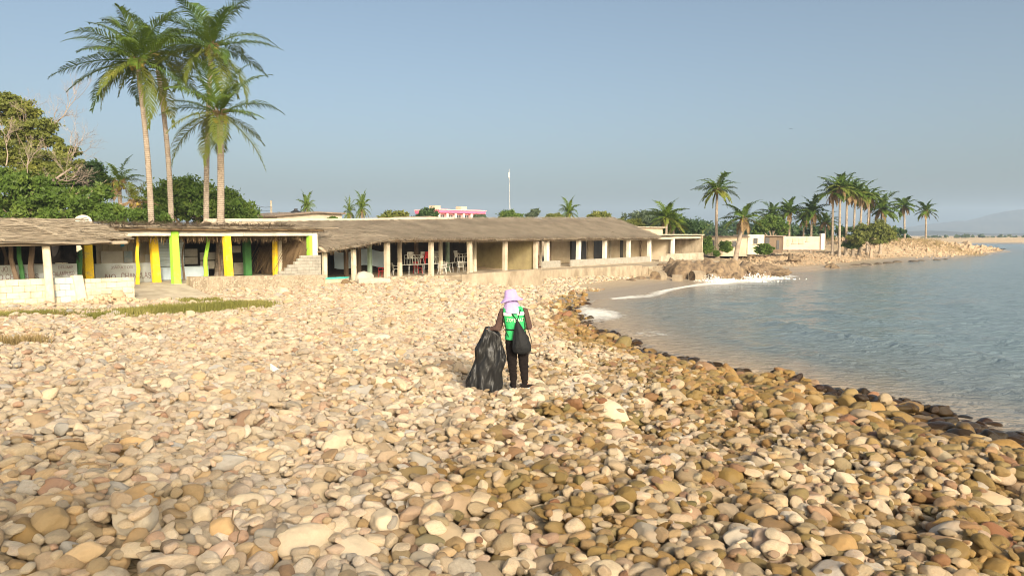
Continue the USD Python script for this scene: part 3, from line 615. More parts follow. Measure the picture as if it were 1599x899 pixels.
def paint_text(text, height, depth=0.008, wob=0.0, seed=1):
    m = meshkit.text_mesh(text, height, depth); v = np.array(m.vertices)
    if wob:
        g = np.random.default_rng(seed); ph = g.uniform(0, 6, 3)
        v[:, 1] += wob * height * (np.sin(v[:, 0] / height * 1.3 + ph[0]) + 0.5 * np.sin(v[:, 0] / height * 3.1 + ph[1])); v[:, 0] += wob * 0.6 * height * np.sin(v[:, 1] / height * 2.2 + v[:, 0] * 2 + ph[2])
    return v, np.array(m.faces)
def fit(m, x0, x1):
    v = m[0].copy(); v[:, 0] = (v[:, 0] - v[:, 0].min()) / np.ptp(v[:, 0]) * (x1 - x0); return v, m[1]
def on_wall(m, x, y, z): return move(m, TR((x, y, z), rx=math.pi / 2))

# --- the long thatched restaurant and its neighbour share one facade line
R = Frame((-8.0, 47.5), (9.9, 12.5))
FL = 1.02
a = thing('thatched_restaurant', 'long open-fronted restaurant with drooping thatch roof and concrete columns', 'restaurant', (*R.o[:2], 0), R.deg)
part(a, 'floor_slab', bevbox(-5.1, 16.1, -0.12, 7.2, 0.3, FL), 'old_concrete')
for k, x in enumerate((-4.88, -2.68, 0.0, 4.0, 8.0, 12.0, 15.95)):
    top = 3.36 if x > -1 else 2.95
    part(a, 'column', post_mesh(x, 0, 0.75, top, 0.30 if x > -1 else 0.24, lean=(rb.normal(0, 0.04), 0)), 'cream_paint' if x > -1 else 'limewash')
for x0, x1 in ((0.15, 3.86), (4.14, 7.86), (8.14, 11.86), (12.14, 15.82)):
    part(a, 'beam', bevbox(x0 - 0.14, x1 + 0.137, -0.13, 0.13, 3.362, 3.60, 0.015, 0.006, rb), 'cream_paint')
part(a, 'eave_pole', MB().tube([[-5.6, -0.2, 2.85], [-3.2, -0.22, 3.06], [-0.1, -0.15, 3.5]], 0.06, 6).mesh(), 'timber')
for px_, y_, m_, z1_ in ((577, 2.4, 'pale_green_paint', 3.4), (624, 2.2, 'concrete', 3.5), (688, 2.3, 'concrete', 3.6), (741, 2.3, 'concrete', 3.6), (540, 3.2, 'timber', 3.4), (650, 4.2, 'timber', 3.6), (699, 4.3, 'pale_green_paint', 3.6), (560, 4.4, 'timber', 3.5)):
    part(a, 'inner_column', post_mesh(R.x_at(px_, y_), y_, FL - 0.05, z1_, 0.24), m_)
for px_ in (624, 688, 741):
    x_ = R.x_at(px_, 2.2 if px_ == 624 else 2.3); y_ = 2.2 if px_ == 624 else 2.3
    part(a, 'column_foot', post_mesh(x_, y_, FL - 0.04, FL + 0.95, 0.252), 'limewash')
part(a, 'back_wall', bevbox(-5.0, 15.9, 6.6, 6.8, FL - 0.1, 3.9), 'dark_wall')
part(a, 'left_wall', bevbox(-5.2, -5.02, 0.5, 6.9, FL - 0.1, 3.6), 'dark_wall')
part(a, 'end_wall', bevbox(15.98, 16.2, 0.16, 6.9, FL - 0.3, 3.66), 'mud_wall')
ridge_y = 5.0
def ridge_z(x): return np.interp(x, [-10, 0, 11, 16, 30, 37], [4.62, 4.8, 5.12, 5.22, 5.5, 5.66])
def roof_part(owner, x0, x1, ez, ends=None, n=1, eave_y=-0.55, nstr=9000):
    prof = [(ridge_y + 2.6, 3.9), (ridge_y + 0.15, float(ridge_z((x0 + x1) / 2)) - 0.04), (ridge_y - 0.1, float(ridge_z((x0 + x1) / 2))), (2.4, (float(ridge_z((x0 + x1) / 2)) + ez) / 2 + 0.05), (eave_y, ez)]
    m = thatch_slab(x0, x1, prof, 0.2, rb, ends=ends)
    mid = (x0 + x1) / 2; v = m[0]
    k = np.clip((v[:, 1] - eave_y) / (ridge_y - eave_y), 0, 1) * (v[:, 1] < ridge_y + 1)
    v[:, 2] += k * (ridge_z(v[:, 0]) - ridge_z(mid))
    if owner is a: v[:, 2] -= np.clip((-0.2 - v[:, 0]) / 5.0, 0, 1.3) * 0.62 * (1 - np.clip((v[:, 1] - eave_y) / (ridge_y - eave_y), 0, 1))
    th = part(owner, 'thatch_roof', m, 'thatch', True)
    s = strands(nstr, x0, (ends(0.5) if ends else x1), (ridge_y, float(ridge_z(mid))), (eave_y, ez), rb, (0.25, 1.0), 0.026, 0.12, 0.5, 0.11, 0.0)
    def bend(sv):
        k = np.clip((sv[:, 1] - eave_y) / (ridge_y - eave_y), 0, 1)
        sv[:, 2] += k * (ridge_z(sv[:, 0]) - ridge_z(mid)) + 0.05
        if owner is a: sv[:, 2] -= np.clip((-0.2 - sv[:, 0]) / 5.0, 0, 1.3) * 0.62 * (1 - k)
        return sv
    if ends:
        lim = np.array([ends(1 - q) for q in np.clip((s[0][:, 1] - eave_y) / (ridge_y - eave_y), 0, 1)])
        s[0][:, 0] = np.minimum(s[0][:, 0], lim)
    bend(s[0]); part(th, 'straw', s, 'straw', kind='stuff')
    fr = fringe(int((x1 - x0) * 60), x0, x1 if not ends else ends(1.0), eave_y - 0.10, eave_y + 0.3, ez + 0.0, rb, (0.05, 0.45), 0.024, 0.7)
    bend(fr[0]); part(th, 'eave_fringe', fr, 'dry_frond', kind='stuff')
    return th
roof_part(a, -5.25, 16.3, 3.62, nstr=19000)
part(a, 'rear_thatch', thatch_slab(-9.3, -5.2, [(7.6, 3.9), (5.2, 4.72), (4.9, 4.74), (4.3, 4.5)], 0.15, rb, nx=30), 'thatch', True)
part(a, 'ridge_strip', bevbox(-9.2, 11.2, ridge_y - 0.45, ridge_y + 0.5, 0, 0.10, 0.01), 'asbestos') if False else None
rsx = np.linspace(-9.2, 11.2, 12); mbr = MB()
for x0, x1 in zip(rsx[:-1], rsx[1:]):
    lo = [[x0, ridge_y - 0.5, ridge_z(x0) - 0.05], [x1, ridge_y - 0.5, ridge_z(x1) - 0.05], [x1, ridge_y + 0.5, ridge_z(x1) - 0.05], [x0, ridge_y + 0.5, ridge_z(x0) - 0.05]]
    mbr.hexa(np.array(lo), np.array(lo) + [0, 0, 0.2])
part(a, 'ridge_strip', mbr.mesh(), 'asbestos')

b = thing('seaside_restaurant', 'second open-fronted restaurant with low grey parapet, thatch roof and flat concrete end bay', 'restaurant', (*R.o[:2], 0), R.deg)
FB = 1.2
part(b, 'floor_slab', bevbox(16.3, 47.6, -0.5, 6.8, 0.2, FB - 0.004), 'old_concrete')
for x in (17.5, 22.2, 26.6, 31.0, 35.2, 40.4):
    part(b, 'column', post_mesh(x, 0, FB - 0.05, 3.36 + 0.012 * max(x - 31, 0), 0.34, lean=(rb.normal(0, 0.03), 0)), 'white_paint')
for x0, x1 in ((17.3, 22.2), (22.203, 26.6), (26.603, 31.0), (31.003, 35.2), (35.203, 40.4), (40.403, 47.4)):
    o = 0.012 * max(x0 - 31, 0)
    part(b, 'beam', bevbox(x0, x1, -0.15, 0.15, 3.362 + o, 3.60 + o, 0.015, 0.006, rb), 'cream_paint')
for x in (18.6, 20.0, 24.4, 29.2, 30.3): part(b, 'inner_post', post_mesh(x + 1.6, 2.6, FB - 0.02, 3.5, 0.2), 'concrete' if x != 20.0 else 'timber')
part(b, 'parapet', bevbox(16.35, 18.9, -0.42, -0.24, FB - 0.3, 1.74), 'block_grey')
part(b, 'parapet', bevbox(20.5, 34.6, -0.42, -0.24, FB - 0.3, 1.74), 'block_grey')
part(b, 'parapet', bevbox(38.4, 47.3, -0.45, -0.22, FB - 0.5, 1.9), 'concrete')
part(b, 'parapet', bevbox(36.9, 38.4, -0.47, -0.2, FB - 0.3, 1.72), 'concrete')
part(b, 'red_wall', bevbox(16.3, 18.9, 1.9, 2.05, FB, 3.6), 'red_plastic')
part(b, 'back_wall', bevbox(23.6, 30.2, 4.4, 4.6, FB, 3.7), 'plaster')
part(b, 'back_wall', bevbox(30.4, 47.4, 4.2, 4.4, FB, 3.9), 'plaster')
part(b, 'low_wall', bevbox(18.9, 23.5, 5.0, 5.15, FB, 2.0), 'plaster')
for x0, x1 in ((27.4, 30.0), (31.4, 33.4), (36.6, 37.2)): part(b, 'doorway', bevbox(x0, x1, 4.14, 4.36 if x0 < 30 else 4.19, FB + 0.01, 3.3), 'window_dark')
part(b, 'pole', crooked(36.3, 1.6, FB, 3.5, 0.06, 0.12, 5), 'timber')
part(b, 'end_wall', bevbox(47.2, 47.45, -0.3, 4.5, FB - 0.3, 3.85), 'old_concrete')
part(b, 'partition', bevbox(40.7, 40.85, 0.5, 4.1, FB, 3.4), 'plaster')
part(b, 'flat_roof', bevbox(36.2, 47.7, -0.35, 4.7, 3.82, 3.96), 'concrete')
part(b, 'roof_room', bevbox(38.0, 44.0, 3.0, 6.0, 3.97, 4.65), 'plaster')
part(b, 'roof_room_slab', bevbox(37.7, 44.3, 2.7, 6.3, 4.66, 4.78), 'concrete')
roof_part(b, 16.34, 36.5, 3.66, ends=lambda t: 36.6 + 0 * t, nstr=17000)

# concrete terrace in front, its walls and steps
poly = shapely.Polygon([(-3.0, 48.15), (1.75, 49.05), (1.9, 55.0), (2.7, 55.9), (11.0, 63.2), (13.5, 66.0), (22.0, 76.0), (20.2, 81.7), (2.2, 59.9), (-3.1, 53.3)])
tm = trimesh.creation.extrude_polygon(poly, 1.9, engine='earcut'); tm.apply_translation((0, 0, -0.75))
solo('terrace', (np.array(tm.vertices), np.array(tm.faces)), 'old_concrete', 'cracked concrete terrace in front of the restaurants', 'terrace', kind='structure')
def retaining(p0, p1, z0, top0, top1, th, mat_, label, name='retaining_wall', rough=0.03):
    p0, p1 = np.array(p0, float), np.array(p1, float); L = np.linalg.norm(p1 - p0); d = (p1 - p0) / L
    nx = int(L / 0.25) + 2; xs = np.linspace(0, L, nx); v = []
    for yy_, z_ in ((0, 0), (0, 0.25), (0, 0.5), (0, 0.75), (0, 1), (th, 1), (th, 0)):
        t = np.interp(xs, [0, L], [top0, top1]); z = z0 + (t - z0) * z_
        n = meshkit.fbm(np.stack([xs * 1.7, z * 2, 0 * xs + yy_], -1), 4, 12) - 0.5
        v.append(np.stack([xs, yy_ + (rough * 2.4 * n if yy_ == 0 else 0 * n) + 0.06 * (1 - z_) * (-1 if yy_ == 0 else 0), z + (rough * n if z_ == 1 else 0)], 1))
    k = len(v); i = (np.arange(k)[:, None] * nx + np.arange(nx - 1)).ravel(); j = ((np.arange(k) + 1) % k)[:, None] * nx + np.arange(nx - 1); j = j.ravel()
    f = [np.stack([i, i + 1, j + 1], 1), np.stack([i, j + 1, j], 1)]
    v = np.vstack(v)
    for e in (0, nx - 1):
        ring = [q * nx + e for q in range(k)]; f.append(np.array([[ring[0], ring[q], ring[q + 1]] if e else [ring[0], ring[q + 1], ring[q]] for q in range(1, k - 1)]))
    T = TR((*p0, 0), rz=math.atan2(d[1], d[0]))
    return solo(name, move((v, np.vstack(f)), T), mat_, label, 'wall')
retaining((-3.25, 47.9), (1.95, 48.75), -0.1, 1.30, 1.60, 0.25, 'old_concrete', 'stained concrete retaining wall rising from the stones behind the person')
retaining((2.05, 54.9), (10.95, 62.75), -0.2, 1.24, 1.32, 0.3, 'old_concrete', 'long cracked concrete wall below the grey parapet', rough=0.07)
st = thing('beach_steps', 'worn concrete steps going down from the terrace to the rocks', 'steps', (11.6, 63.6, 0), math.degrees(math.atan2(12.5, 9.9)))
for k in range(6): part(st, 'step', bevbox(0.1 + 0.06 * k, 2.7, -1.75 + 0.36 * k, -1.388 + 0.36 * k + (0.9 if k == 5 else 0), -0.1, 0.2 + 0.185 * k, 0.02, 0.008, rb), 'old_concrete')

# --- hut with green and yellow posts
G2 = Frame((-16.75, 37.0), (0.66, 0.75))
h = thing('painted_post_hut', 'open hut with lime green and yellow posts under a long white beam', 'hut', (*G2.o[:2], 0), G2.deg)
part(h, 'floor_slab', bevbox(-6.2, 8.2, -0.3, 6.0, 0.5, 1.42), 'concrete')
for x, w, m_, z0, lean in ((-4.0, 0.38, 'yellow_paint', 1.4, (-0.04, 0)), (0.0, 0.37, 'lime_paint', 1.36, (-0.06, 0)), (2.8, 0.36, 'yellow_paint', 1.4, (-0.10, 0)), (7.72, 0.2, 'lime_paint', 1.5, (0, 0))):
    part(h, 'post', post_mesh(x, 0, z0, 3.79 if x else 4.08, w, 0.36, lean, taper=0.92), m_, label={'yellow_paint': 'bright yellow post', 'lime_paint': 'lime green post'}[m_])
part(h, 'corner_post', post_mesh(8.02, 0, 1.4, 4.06, 0.36, 0.34, r=0.06), 'white_paint')
for x0, x1 in ((-4.3, -0.27), (0.17, 3.6), (3.603, 7.84)):
    part(h, 'beam', bevbox(x0, x1, -0.16, 0.16, 3.78, 4.12, 0.02, 0.008, rb), 'white_paint')
def hp(px_, y_): return G2.x_at(px_, y_)
for px_, y_, m_, w_, lean in ((243, 1.7, 'yellow_paint', 0.36, (-0.12, 0)), (386, 3.2, 'green_paint', 0.4, (-0.05, 0)), (429, 2.3, 'yellow_paint', 0.2, (0, 0)), (436, 2.3, 'limewash', 0.2, (0.0, 0.0))):
    part(h, 'inner_post', post_mesh(hp(px_, y_), y_, 1.4, 3.8, w_, 0.3, lean), m_)
part(h, 'crooked_post', crooked(hp(212, 0.9), 0.9, 1.4, 3.8, 0.085, 0.10, 2), 'yellow_paint')
part(h, 'crooked_post', crooked(hp(320, 1.6), 1.6, 1.4, 3.8, 0.105, 0.16, 11), 'lime_paint')
part(h, 'pole', crooked(hp(285, 2.6), 2.6, 1.4, 3.8, 0.05, 0.08, 14), 'timber'); part(h, 'pole', crooked(hp(342, 2.4), 2.4, 1.4, 3.8, 0.06, 0.08, 15), 'timber')
# back: boards, siding, panels
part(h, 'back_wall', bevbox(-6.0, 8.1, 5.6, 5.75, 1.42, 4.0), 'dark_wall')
x0, x1 = hp(150, 4.2), hp(236, 4.2)
for k in range(9):
    xa, xb = x0 + (x1 - x0) * k / 9, x0 + (x1 - x0) * (k + 0.96) / 9
    part(h, 'board', bevbox(xa, xb, 4.2 + 0.02 * rb.random(), 4.26, 1.5, 3.55 + 0.15 * rb.random(), 0.005), 'pale_board')
part(h, 'white_panel', bevbox(hp(157, 4.05), hp(191, 4.05), 4.05, 4.09, 2.35, 3.0, 0.005), 'white_paint')
part(h, 'white_panel', bevbox(hp(226, 4.05), hp(240, 4.05), 4.05, 4.09, 2.35, 2.8, 0.005), 'white_paint')
part(h, 'faded_panel', bevbox(hp(193, 4.06), hp(206, 4.06), 4.06, 4.1, 2.4, 3.0, 0.005), 'faded_blue')
part(h, 'blue_rag', hull([[hp(188, 4.0), 4.0, 3.2], [hp(194, 4.0), 4.0, 3.25], [hp(193, 4.0), 3.96, 3.5], [hp(189, 4.0), 3.95, 3.5], [hp(191, 4.0), 4.04, 3.3]]), 'blue_plastic')
xs0, xs1 = hp(238, 3.4), hp(287, 3.4)
for k in range(9): part(h, 'siding_slat', bevbox(xs0, xs1, 3.4 - 0.008 * (k % 2), 3.44, 2.15 + 0.165 * k, 2.307 + 0.165 * k, 0.01), 'siding')
part(h, 'grey_panel', bevbox(xs0, hp(325, 3.3), 3.3, 3.38, 1.43, 2.12), 'siding')
for px0, px1, z0, z1 in ((288, 308, 2.2, 2.6), (288, 308, 2.64, 3.05), (312, 340, 1.9, 2.35), (312, 340, 2.42, 2.85), (345, 362, 2.2, 2.7), (345, 376, 2.8, 3.2), (364, 380, 1.5, 2.2)):
    part(h, 'board', bevbox(hp(px0, 4.3), hp(px1, 4.3), 4.3, 4.35, z0, z1, 0.006), 'block_grey')
# the lettered wall
x0, x1 = hp(147, 2.3), hp(239, 2.3)
lw = part(h, 'lettered_wall', bevbox(x0, x1, 2.3, 2.46, 1.42, 2.42), 'grey_wall')
part(lw, 'lettering', on_wall(fit(paint_text('NO', 0.29, wob=0.05, seed=2), hp(162, 2.3), hp(179, 2.3)), hp(162, 2.3), 2.296, 1.60), 'lettering')
part(lw, 'lettering', on_wall(fit(paint_text('CHANCLAS', 0.29, wob=0.05, seed=3), hp(187, 2.3), hp(234, 2.3)), hp(187, 2.3), 2.296, 1.63), 'lettering')
part(lw, 'lettering', on_wall(fit(paint_text('ZAPATOS', 0.13, wob=0.06, seed=4), hp(172, 2.3), hp(206, 2.3)), hp(172, 2.3), 2.296, 2.15), 'lettering')
# side wall of fronds on the right
part(h, 'frond_wall', strands(900, 0, 1, (0.2, 0), (5.4, 0), rb, (0.3, 0.9), 0.03) if False else move(fringe(1500, 0.15, 5.4, -0.06, 0.06, 3.9, rb, (0.8, 2.6), 0.03, 0.10), TR((7.9, 0, 0), rz=math.pi / 2)), 'dry_frond', kind='stuff')
part(h, 'side_wall', bevbox(8.0, 8.1, 0.25, 5.5, 1.43, 3.85), 'dry_frond')
bw = part(h, 'block_wall_core', bevbox(6.75, 7.92, -0.36, -0.24, 1.2, 2.5), 'mortar')
for r_ in range(7):
    start = [5.3, 5.5, 5.9, 6.1, 6.5, 6.7, 6.9][r_]; off = 0.2 * (r_ % 2); xx_ = start + off * 0.0
    while xx_ < 8.2:
        x2 = min(xx_ + 0.39, 8.22)
        if x2 - xx_ > 0.1: part(h, 'concrete_block', bevbox(xx_, x2 - 0.012, -0.40, -0.2, 1.52 + 0.168 * r_, 1.52 + 0.168 * r_ + 0.158, 0.008, 0.002, rb), 'block_grey')
        xx_ = x2
rf = part(h, 'frond_roof', thatch_slab(-4.6, 8.5, [(6.3, 4.42), (3.0, 4.34), (-0.35, 4.14)], 0.12, rb, amp=0.05), 'dry_frond', True)
s_ = strands(4200, -4.6, 8.4, (5.8, 4.45), (-0.3, 4.17), rb, (0.4, 1.3), 0.028, 0.0, 0.7, 0.12)
part(rf, 'dry_leaves', s_, 'straw', kind='stuff')
sticks = MB()
for k in range(46):
    x = rb.uniform(-4.6, 8); y = rb.uniform(-0.45, 0.4); L = rb.uniform(0.6, 2.6)
    sticks.tube([[x, y, 4.17 + rb.uniform(0, 0.08)], [x + L, y + rb.normal(0, 0.2), 4.17 + rb.uniform(-0.02, 0.12)]], rb.uniform(0.015, 0.04), 4)
part(rf, 'sticks', sticks.mesh(), 'brushwood', kind='stuff')
part(rf, 'hanging_leaves', fringe(2600, -4.4, 7.8, 0.1, 4.0, 3.98, rb, (0.15, 0.62), 0.03, 0.25), 'dry_frond', kind='stuff')

pw = thing('pebble_dash_wall', 'low rough wall studded with pale pebbles in front of the yellow post', 'wall', (*G2.o[:2], 0), G2.deg)
def wedge(x0, x1, y0, y1, z0, ta, tb): return hull([[x0, y0 - 0.06, z0], [x1, y0 - 0.06, z0], [x1, y1, z0], [x0, y1, z0], [x0, y0, ta], [x1, y0, tb], [x1, y1, tb], [x0, y1, ta]])
part(pw, 'core', wedge(0.28, 8.25, -0.85, -0.5, 0.2, 1.78, 1.56), 'old_concrete')
peb = MB()
for k in range(900):
    x = rb.uniform(0.32, 8.2); q = (x - 0.28) / 7.97; z = rb.uniform(0.75, 1.75 - 0.22 * q); y = -0.85 - 0.06 * (1 - (z - 0.2) / 1.5)
    v, f = ICO1 if False else (trimesh.creation.icosphere(0).vertices, trimesh.creation.icosphere(0).faces) if k == 0 else (_v, _f)
    _v, _f = v, f
    peb.add(v * rb.uniform(0.025, 0.085, 3) * [1, 0.6, 1] + [x, y, z], f)
part(pw, 'pebbles', peb.mesh(), surf('pebble_bits', (0.54, 0.46, 0.35), (0.40, 0.32, 0.235), 6.0, 0.9, island=0.3), True, kind='stuff')
rmp = hull([G2.w(-3.2, -0.3, 1.415), G2.w(0.25, -0.3, 1.415), G2.w(0.25, -0.3, 0.5), G2.w(-3.2, -0.3, 0.5), G2.w(-3.4, -4.6, 0.98), G2.w(0.1, -3.4, 0.98), G2.w(-3.4, -4.6, 0.5), G2.w(0.1, -3.4, 0.5)])
solo('concrete_ramp', rmp, 'concrete', 'sloping concrete apron between the white wall and the pebbled wall', 'ramp', kind='structure')

# --- hut at the left edge with brushwood roof, and its whitewashed block wall
G1 = Frame((-18.4, 29.3), (0.66, 0.75))
w1 = thing('whitewashed_wall', 'low whitewashed block wall with a faded blue stripe and a leaning pier', 'wall', (*G1.o[:2], 0), G1.deg)
part(w1, 'core', bevbox(-4.0, 1.02, 0.02, 0.15, 0.55, 2.06), 'mortar'); part(w1, 'core', bevbox(1.42, 3.3, 0.02, 0.15, 0.55, 1.98), 'mortar')
for r_ in range(6):
    for seg0, seg1, top in ((-4.0, 1.03, 2.12), (1.4, 3.32, 2.03)):
        xx_ = seg0 - (0.2 if r_ % 2 else 0)
        while xx_ < seg1 - 0.05:
            xa, xb = max(xx_, seg0), min(xx_ + 0.405, seg1)
            z0 = 0.62 + 0.25 * r_
            if xb - xa > 0.08:
                stripe = seg0 < 0 and 0.40 < (xa + xb) / 2 < 0.85
                part(w1, 'block', bevbox(xa, xb - 0.01, -0.05 + rb.normal(0, 0.006), 0.2, z0, min(z0 + 0.243, top), 0.012, 0.004, rb), 'faded_blue' if stripe else 'limewash')
            xx_ += 0.405
part(w1, 'pier', post_mesh(1.3, -0.03, 0.6, 2.2, 0.36, 0.34, (-0.22, 0)), 'limewash')
solo('white_pole', move(MB().tube([[0.05, -0.3, 0.75], [0.02, -0.3, 1.6], [-0.05, -0.28, 3.48]], [0.165, 0.155, 0.14], 10).mesh(), G1.T()), 'limewash', 'thick white pole in front of the whitewashed wall, holding up the brushwood roof', 'pole', smooth=50)
h1 = thing('brushwood_hut', 'dark open hut under a grey brushwood roof at the left edge', 'hut', (*G1.o[:2], 0), G1.deg)
part(h1, 'floor_slab', bevbox(-9, 3.2, 0.5, 6.5, 0.4, 1.35), 'concrete')
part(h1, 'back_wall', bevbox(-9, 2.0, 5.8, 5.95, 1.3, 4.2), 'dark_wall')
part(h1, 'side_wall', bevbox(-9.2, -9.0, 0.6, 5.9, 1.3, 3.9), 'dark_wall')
lw = part(h1, 'lettered_wall', bevbox(-9, G1.x_at(119, 1.7), 1.7, 1.86, 1.36, 2.62), 'grey_wall')
part(lw, 'lettering', on_wall(fit(paint_text('JO', 0.2, wob=0.05, seed=6), G1.x_at(0, 1.7), G1.x_at(10, 1.7)), G1.x_at(0, 1.7), 1.696, 2.37), 'lettering')
part(lw, 'lettering', on_wall(fit(paint_text('NO CHANCLAS', 0.22, wob=0.06, seed=7), G1.x_at(-12, 1.7), G1.x_at(58, 1.7)), G1.x_at(-12, 1.7), 1.696, 2.03), 'lettering')
part(lw, 'lettering', on_wall(fit(paint_text('CALAMPUSO', 0.17, wob=0.06, seed=8), G1.x_at(80, 1.7), G1.x_at(114, 1.7)), G1.x_at(80, 1.7), 1.696, 2.13), 'lettering')
part(lw, 'lettering', on_wall(fit(paint_text('DELIMP', 0.11, wob=0.06, seed=9), G1.x_at(89, 1.7), G1.x_at(112, 1.7)), G1.x_at(89, 1.7), 1.696, 2.42), 'lettering')
for px_, y_, m_, r_, sd in ((17, 1.2, 'timber', 0.09, 3), (33, 1.4, 'green_paint', 0.09, 4), (56, 1.1, 'timber', 0.11, 8), (8, 3, 'timber', 0.07, 9), (124, 2.2, 'green_paint', 0.12, 10)):
    part(h1, 'post', crooked(G1.x_at(px_, y_), y_, 1.3, 3.7, r_, 0.1, sd), m_)
part(h1, 'hanging_net', fringe(260, G1.x_at(98, 2.4), G1.x_at(118, 2.4), 2.3, 2.6, 3.6, rb, (0.5, 1.0), 0.04, 0.2), 'dark_wall', kind='stuff')
rf = part(h1, 'roof_mat', thatch_slab(-9.5, 2.6, [(7.0, 4.0), (5.2, 4.42), (2.4, 4.05), (-0.75, 3.56)], 0.1, rb, amp=0.07, ends=lambda t: 2.2 + 0.9 * (1 - t)), 'brushwood', True)
st_ = MB()
for k in range(900):
    t = rb.random() ** 0.9; y = -0.85 + 6.2 * t; z = np.interp(y, [-0.75, 2.4, 5.2], [3.6, 4.09, 4.46]) + rb.uniform(0, 0.10)
    x = rb.uniform(-9.5, 1.8); L = rb.uniform(0.8, 3.2); dy = rb.normal(0, 0.16) * L * 0.5
    st_.tube([[x, y, z], [x + L / 2, y + dy / 2, z + rb.normal(0.02, 0.03)], [min(x + L, 3.3), y + dy, z + dy * 0.15 + rb.normal(0, 0.05)]], rb.uniform(0.008, 0.022), 3, cap=False)
part(rf, 'brushwood', st_.mesh(), 'brushwood', kind='stuff')
for x, y0_, y1_ in ((-6.6, -0.9, 4.8), (-1.6, -0.9, 5.4), (0.7, -0.6, 4.4)):
    part(rf, 'roof_pole', MB().tube([[x, y0_, 3.62 + 0.02], [x - 0.3, (y0_ + y1_) / 2, 4.12], [x - 0.6, y1_, 4.5]], 0.05, 6).mesh(), 'brushwood')
part(rf, 'eave_pole', MB().tube([[-9.4, -0.62, 3.46], [-3, -0.6, 3.44], [2.9, -0.5, 3.52]], 0.07, 7).mesh(), 'brushwood')
part(rf, 'tied_cloth', hull(rb.normal(0, 0.06, (14, 3)) * [1, 1, 1.7] + [1.0, -0.72, 3.36]), 'limewash')
# satellite dish on the roof
sd = thing('satellite_dish', 'small round pale satellite dish on the brushwood roof', 'satellite dish', tuple(at(130, 350, 35.5)))
th_ = np.linspace(0, 1, 7); ring = []
for q in th_: ring.append(np.stack([0.36 * q * np.cos(np.linspace(0, 2 * np.pi, 20, endpoint=False)), 0.30 * q * np.sin(np.linspace(0, 2 * np.pi, 20, endpoint=False)), np.full(20, 0.1 * q * q)], 1))
v = np.vstack(ring); i = (np.arange(6)[:, None] * 20 + np.arange(20)).ravel(); j = (np.arange(6)[:, None] * 20 + (np.arange(20) + 1) % 20).ravel()
f = np.vstack([np.stack([i, j, j + 20], 1), np.stack([i, j + 20, i + 20], 1)]); f = np.vstack([f, f[:, ::-1] + len(v)]); v = np.vstack([v, v - [0, 0, 0.012]])
part(sd, 'reflector', move((v, f), TR((0, 0, 0.12), rx=1.2, rz=0.5)), 'white_paint', True)
part(sd, 'feed_arm', MB().tube([[0, 0.05, -0.12], [0.12, -0.3, 0.02], [0.1, -0.36, 0.16]], 0.015, 5).mesh(), 'metal')
part(sd, 'mast', MB().tube([[0, 0.1, -0.55], [0, 0.1, 0.1]], 0.025, 6).mesh(), 'metal')

# --- furniture under the thatch
def chair(name, label, cat_mat, loc, rz, group, tilt=None):
    t = thing(name, label, 'chair', loc, rz, group, tilt=tilt)
    part(t, 'seat', bevbox(-0.22, 0.22, -0.21, 0.21, 0.41, 0.45, 0.012), cat_mat)
    bk = MB()
    for x in (-0.2, -0.1, 0.0, 0.1, 0.2): bk.hexa(np.array([[x - 0.028, 0.19, 0.45], [x + 0.028, 0.19, 0.45], [x + 0.028, 0.22, 0.45], [x - 0.028, 0.22, 0.45]]), np.array([[x - 0.03, 0.27, 0.8], [x + 0.03, 0.27, 0.8], [x + 0.03, 0.3, 0.8], [x - 0.03, 0.3, 0.8]]))
    bk.box(-0.24, 0.24, 0.268, 0.302, 0.8, 0.88)
    part(t, 'backrest', bk.mesh(), cat_mat)
    for sx in (-1, 1):
        for y0_, y1_ in ((-0.19, -0.24), (0.19, 0.26)):
            part(t, 'leg', hull([[sx * 0.2 - 0.02, y0_ - 0.02, 0.42], [sx * 0.2 + 0.02, y0_ - 0.02, 0.42], [sx * 0.2, y0_ + 0.025, 0.42], [sx * 0.24 - 0.02, y1_ - 0.02, 0], [sx * 0.24 + 0.02, y1_ - 0.02, 0], [sx * 0.24, y1_ + 0.025, 0]]), cat_mat)
        part(t, 'armrest', MB().tube([[sx * 0.22, -0.22, 0.42], [sx * 0.26, -0.2, 0.64], [sx * 0.26, 0.05, 0.66], [sx * 0.24, 0.26, 0.68]], 0.02, 5).mesh(), cat_mat)
    return t
def table(loc, rz, label):
    t = thing('folding_table', label, 'table', loc, rz, 'tables with chairs put up on them')
    part(t, 'tabletop', bevbox(-0.8, 0.8, -0.42, 0.42, 0.71, 0.745, 0.008), 'white_plastic')
    for sx in (-1, 1):
        for sy in (-1, 1): part(t, 'leg', MB().tube([[sx * 0.7, sy * 0.36, 0.71], [sx * 0.74, sy * 0.38, 0]], 0.02, 5).mesh(), 'metal')
    return t
def rin(px_, y_, z=FL): return R.w(R.x_at(px_, y_), y_, z)
t0 = table(rin(643, 2.6), R.deg + 4, 'folding table nearest the second white column foot, chairs stacked on it')
t1 = copy(t0, 'folding table in the middle of the row, under a red chair', rin(668, 2.7), R.deg - 3)
t2 = copy(t0, 'folding table behind the third front column', rin(692, 3.1), R.deg + 7)
t3 = copy(t0, 'folding table at the right end of the furniture row, by the bare wall', rin(722, 3.0), R.deg)
wc = chair('plastic_chair', 'white plastic chair put on the table beside the second column', 'white_plastic', rin(638, 2.6, FL + 0.75), R.deg + 160, 'white plastic chairs in the restaurant')
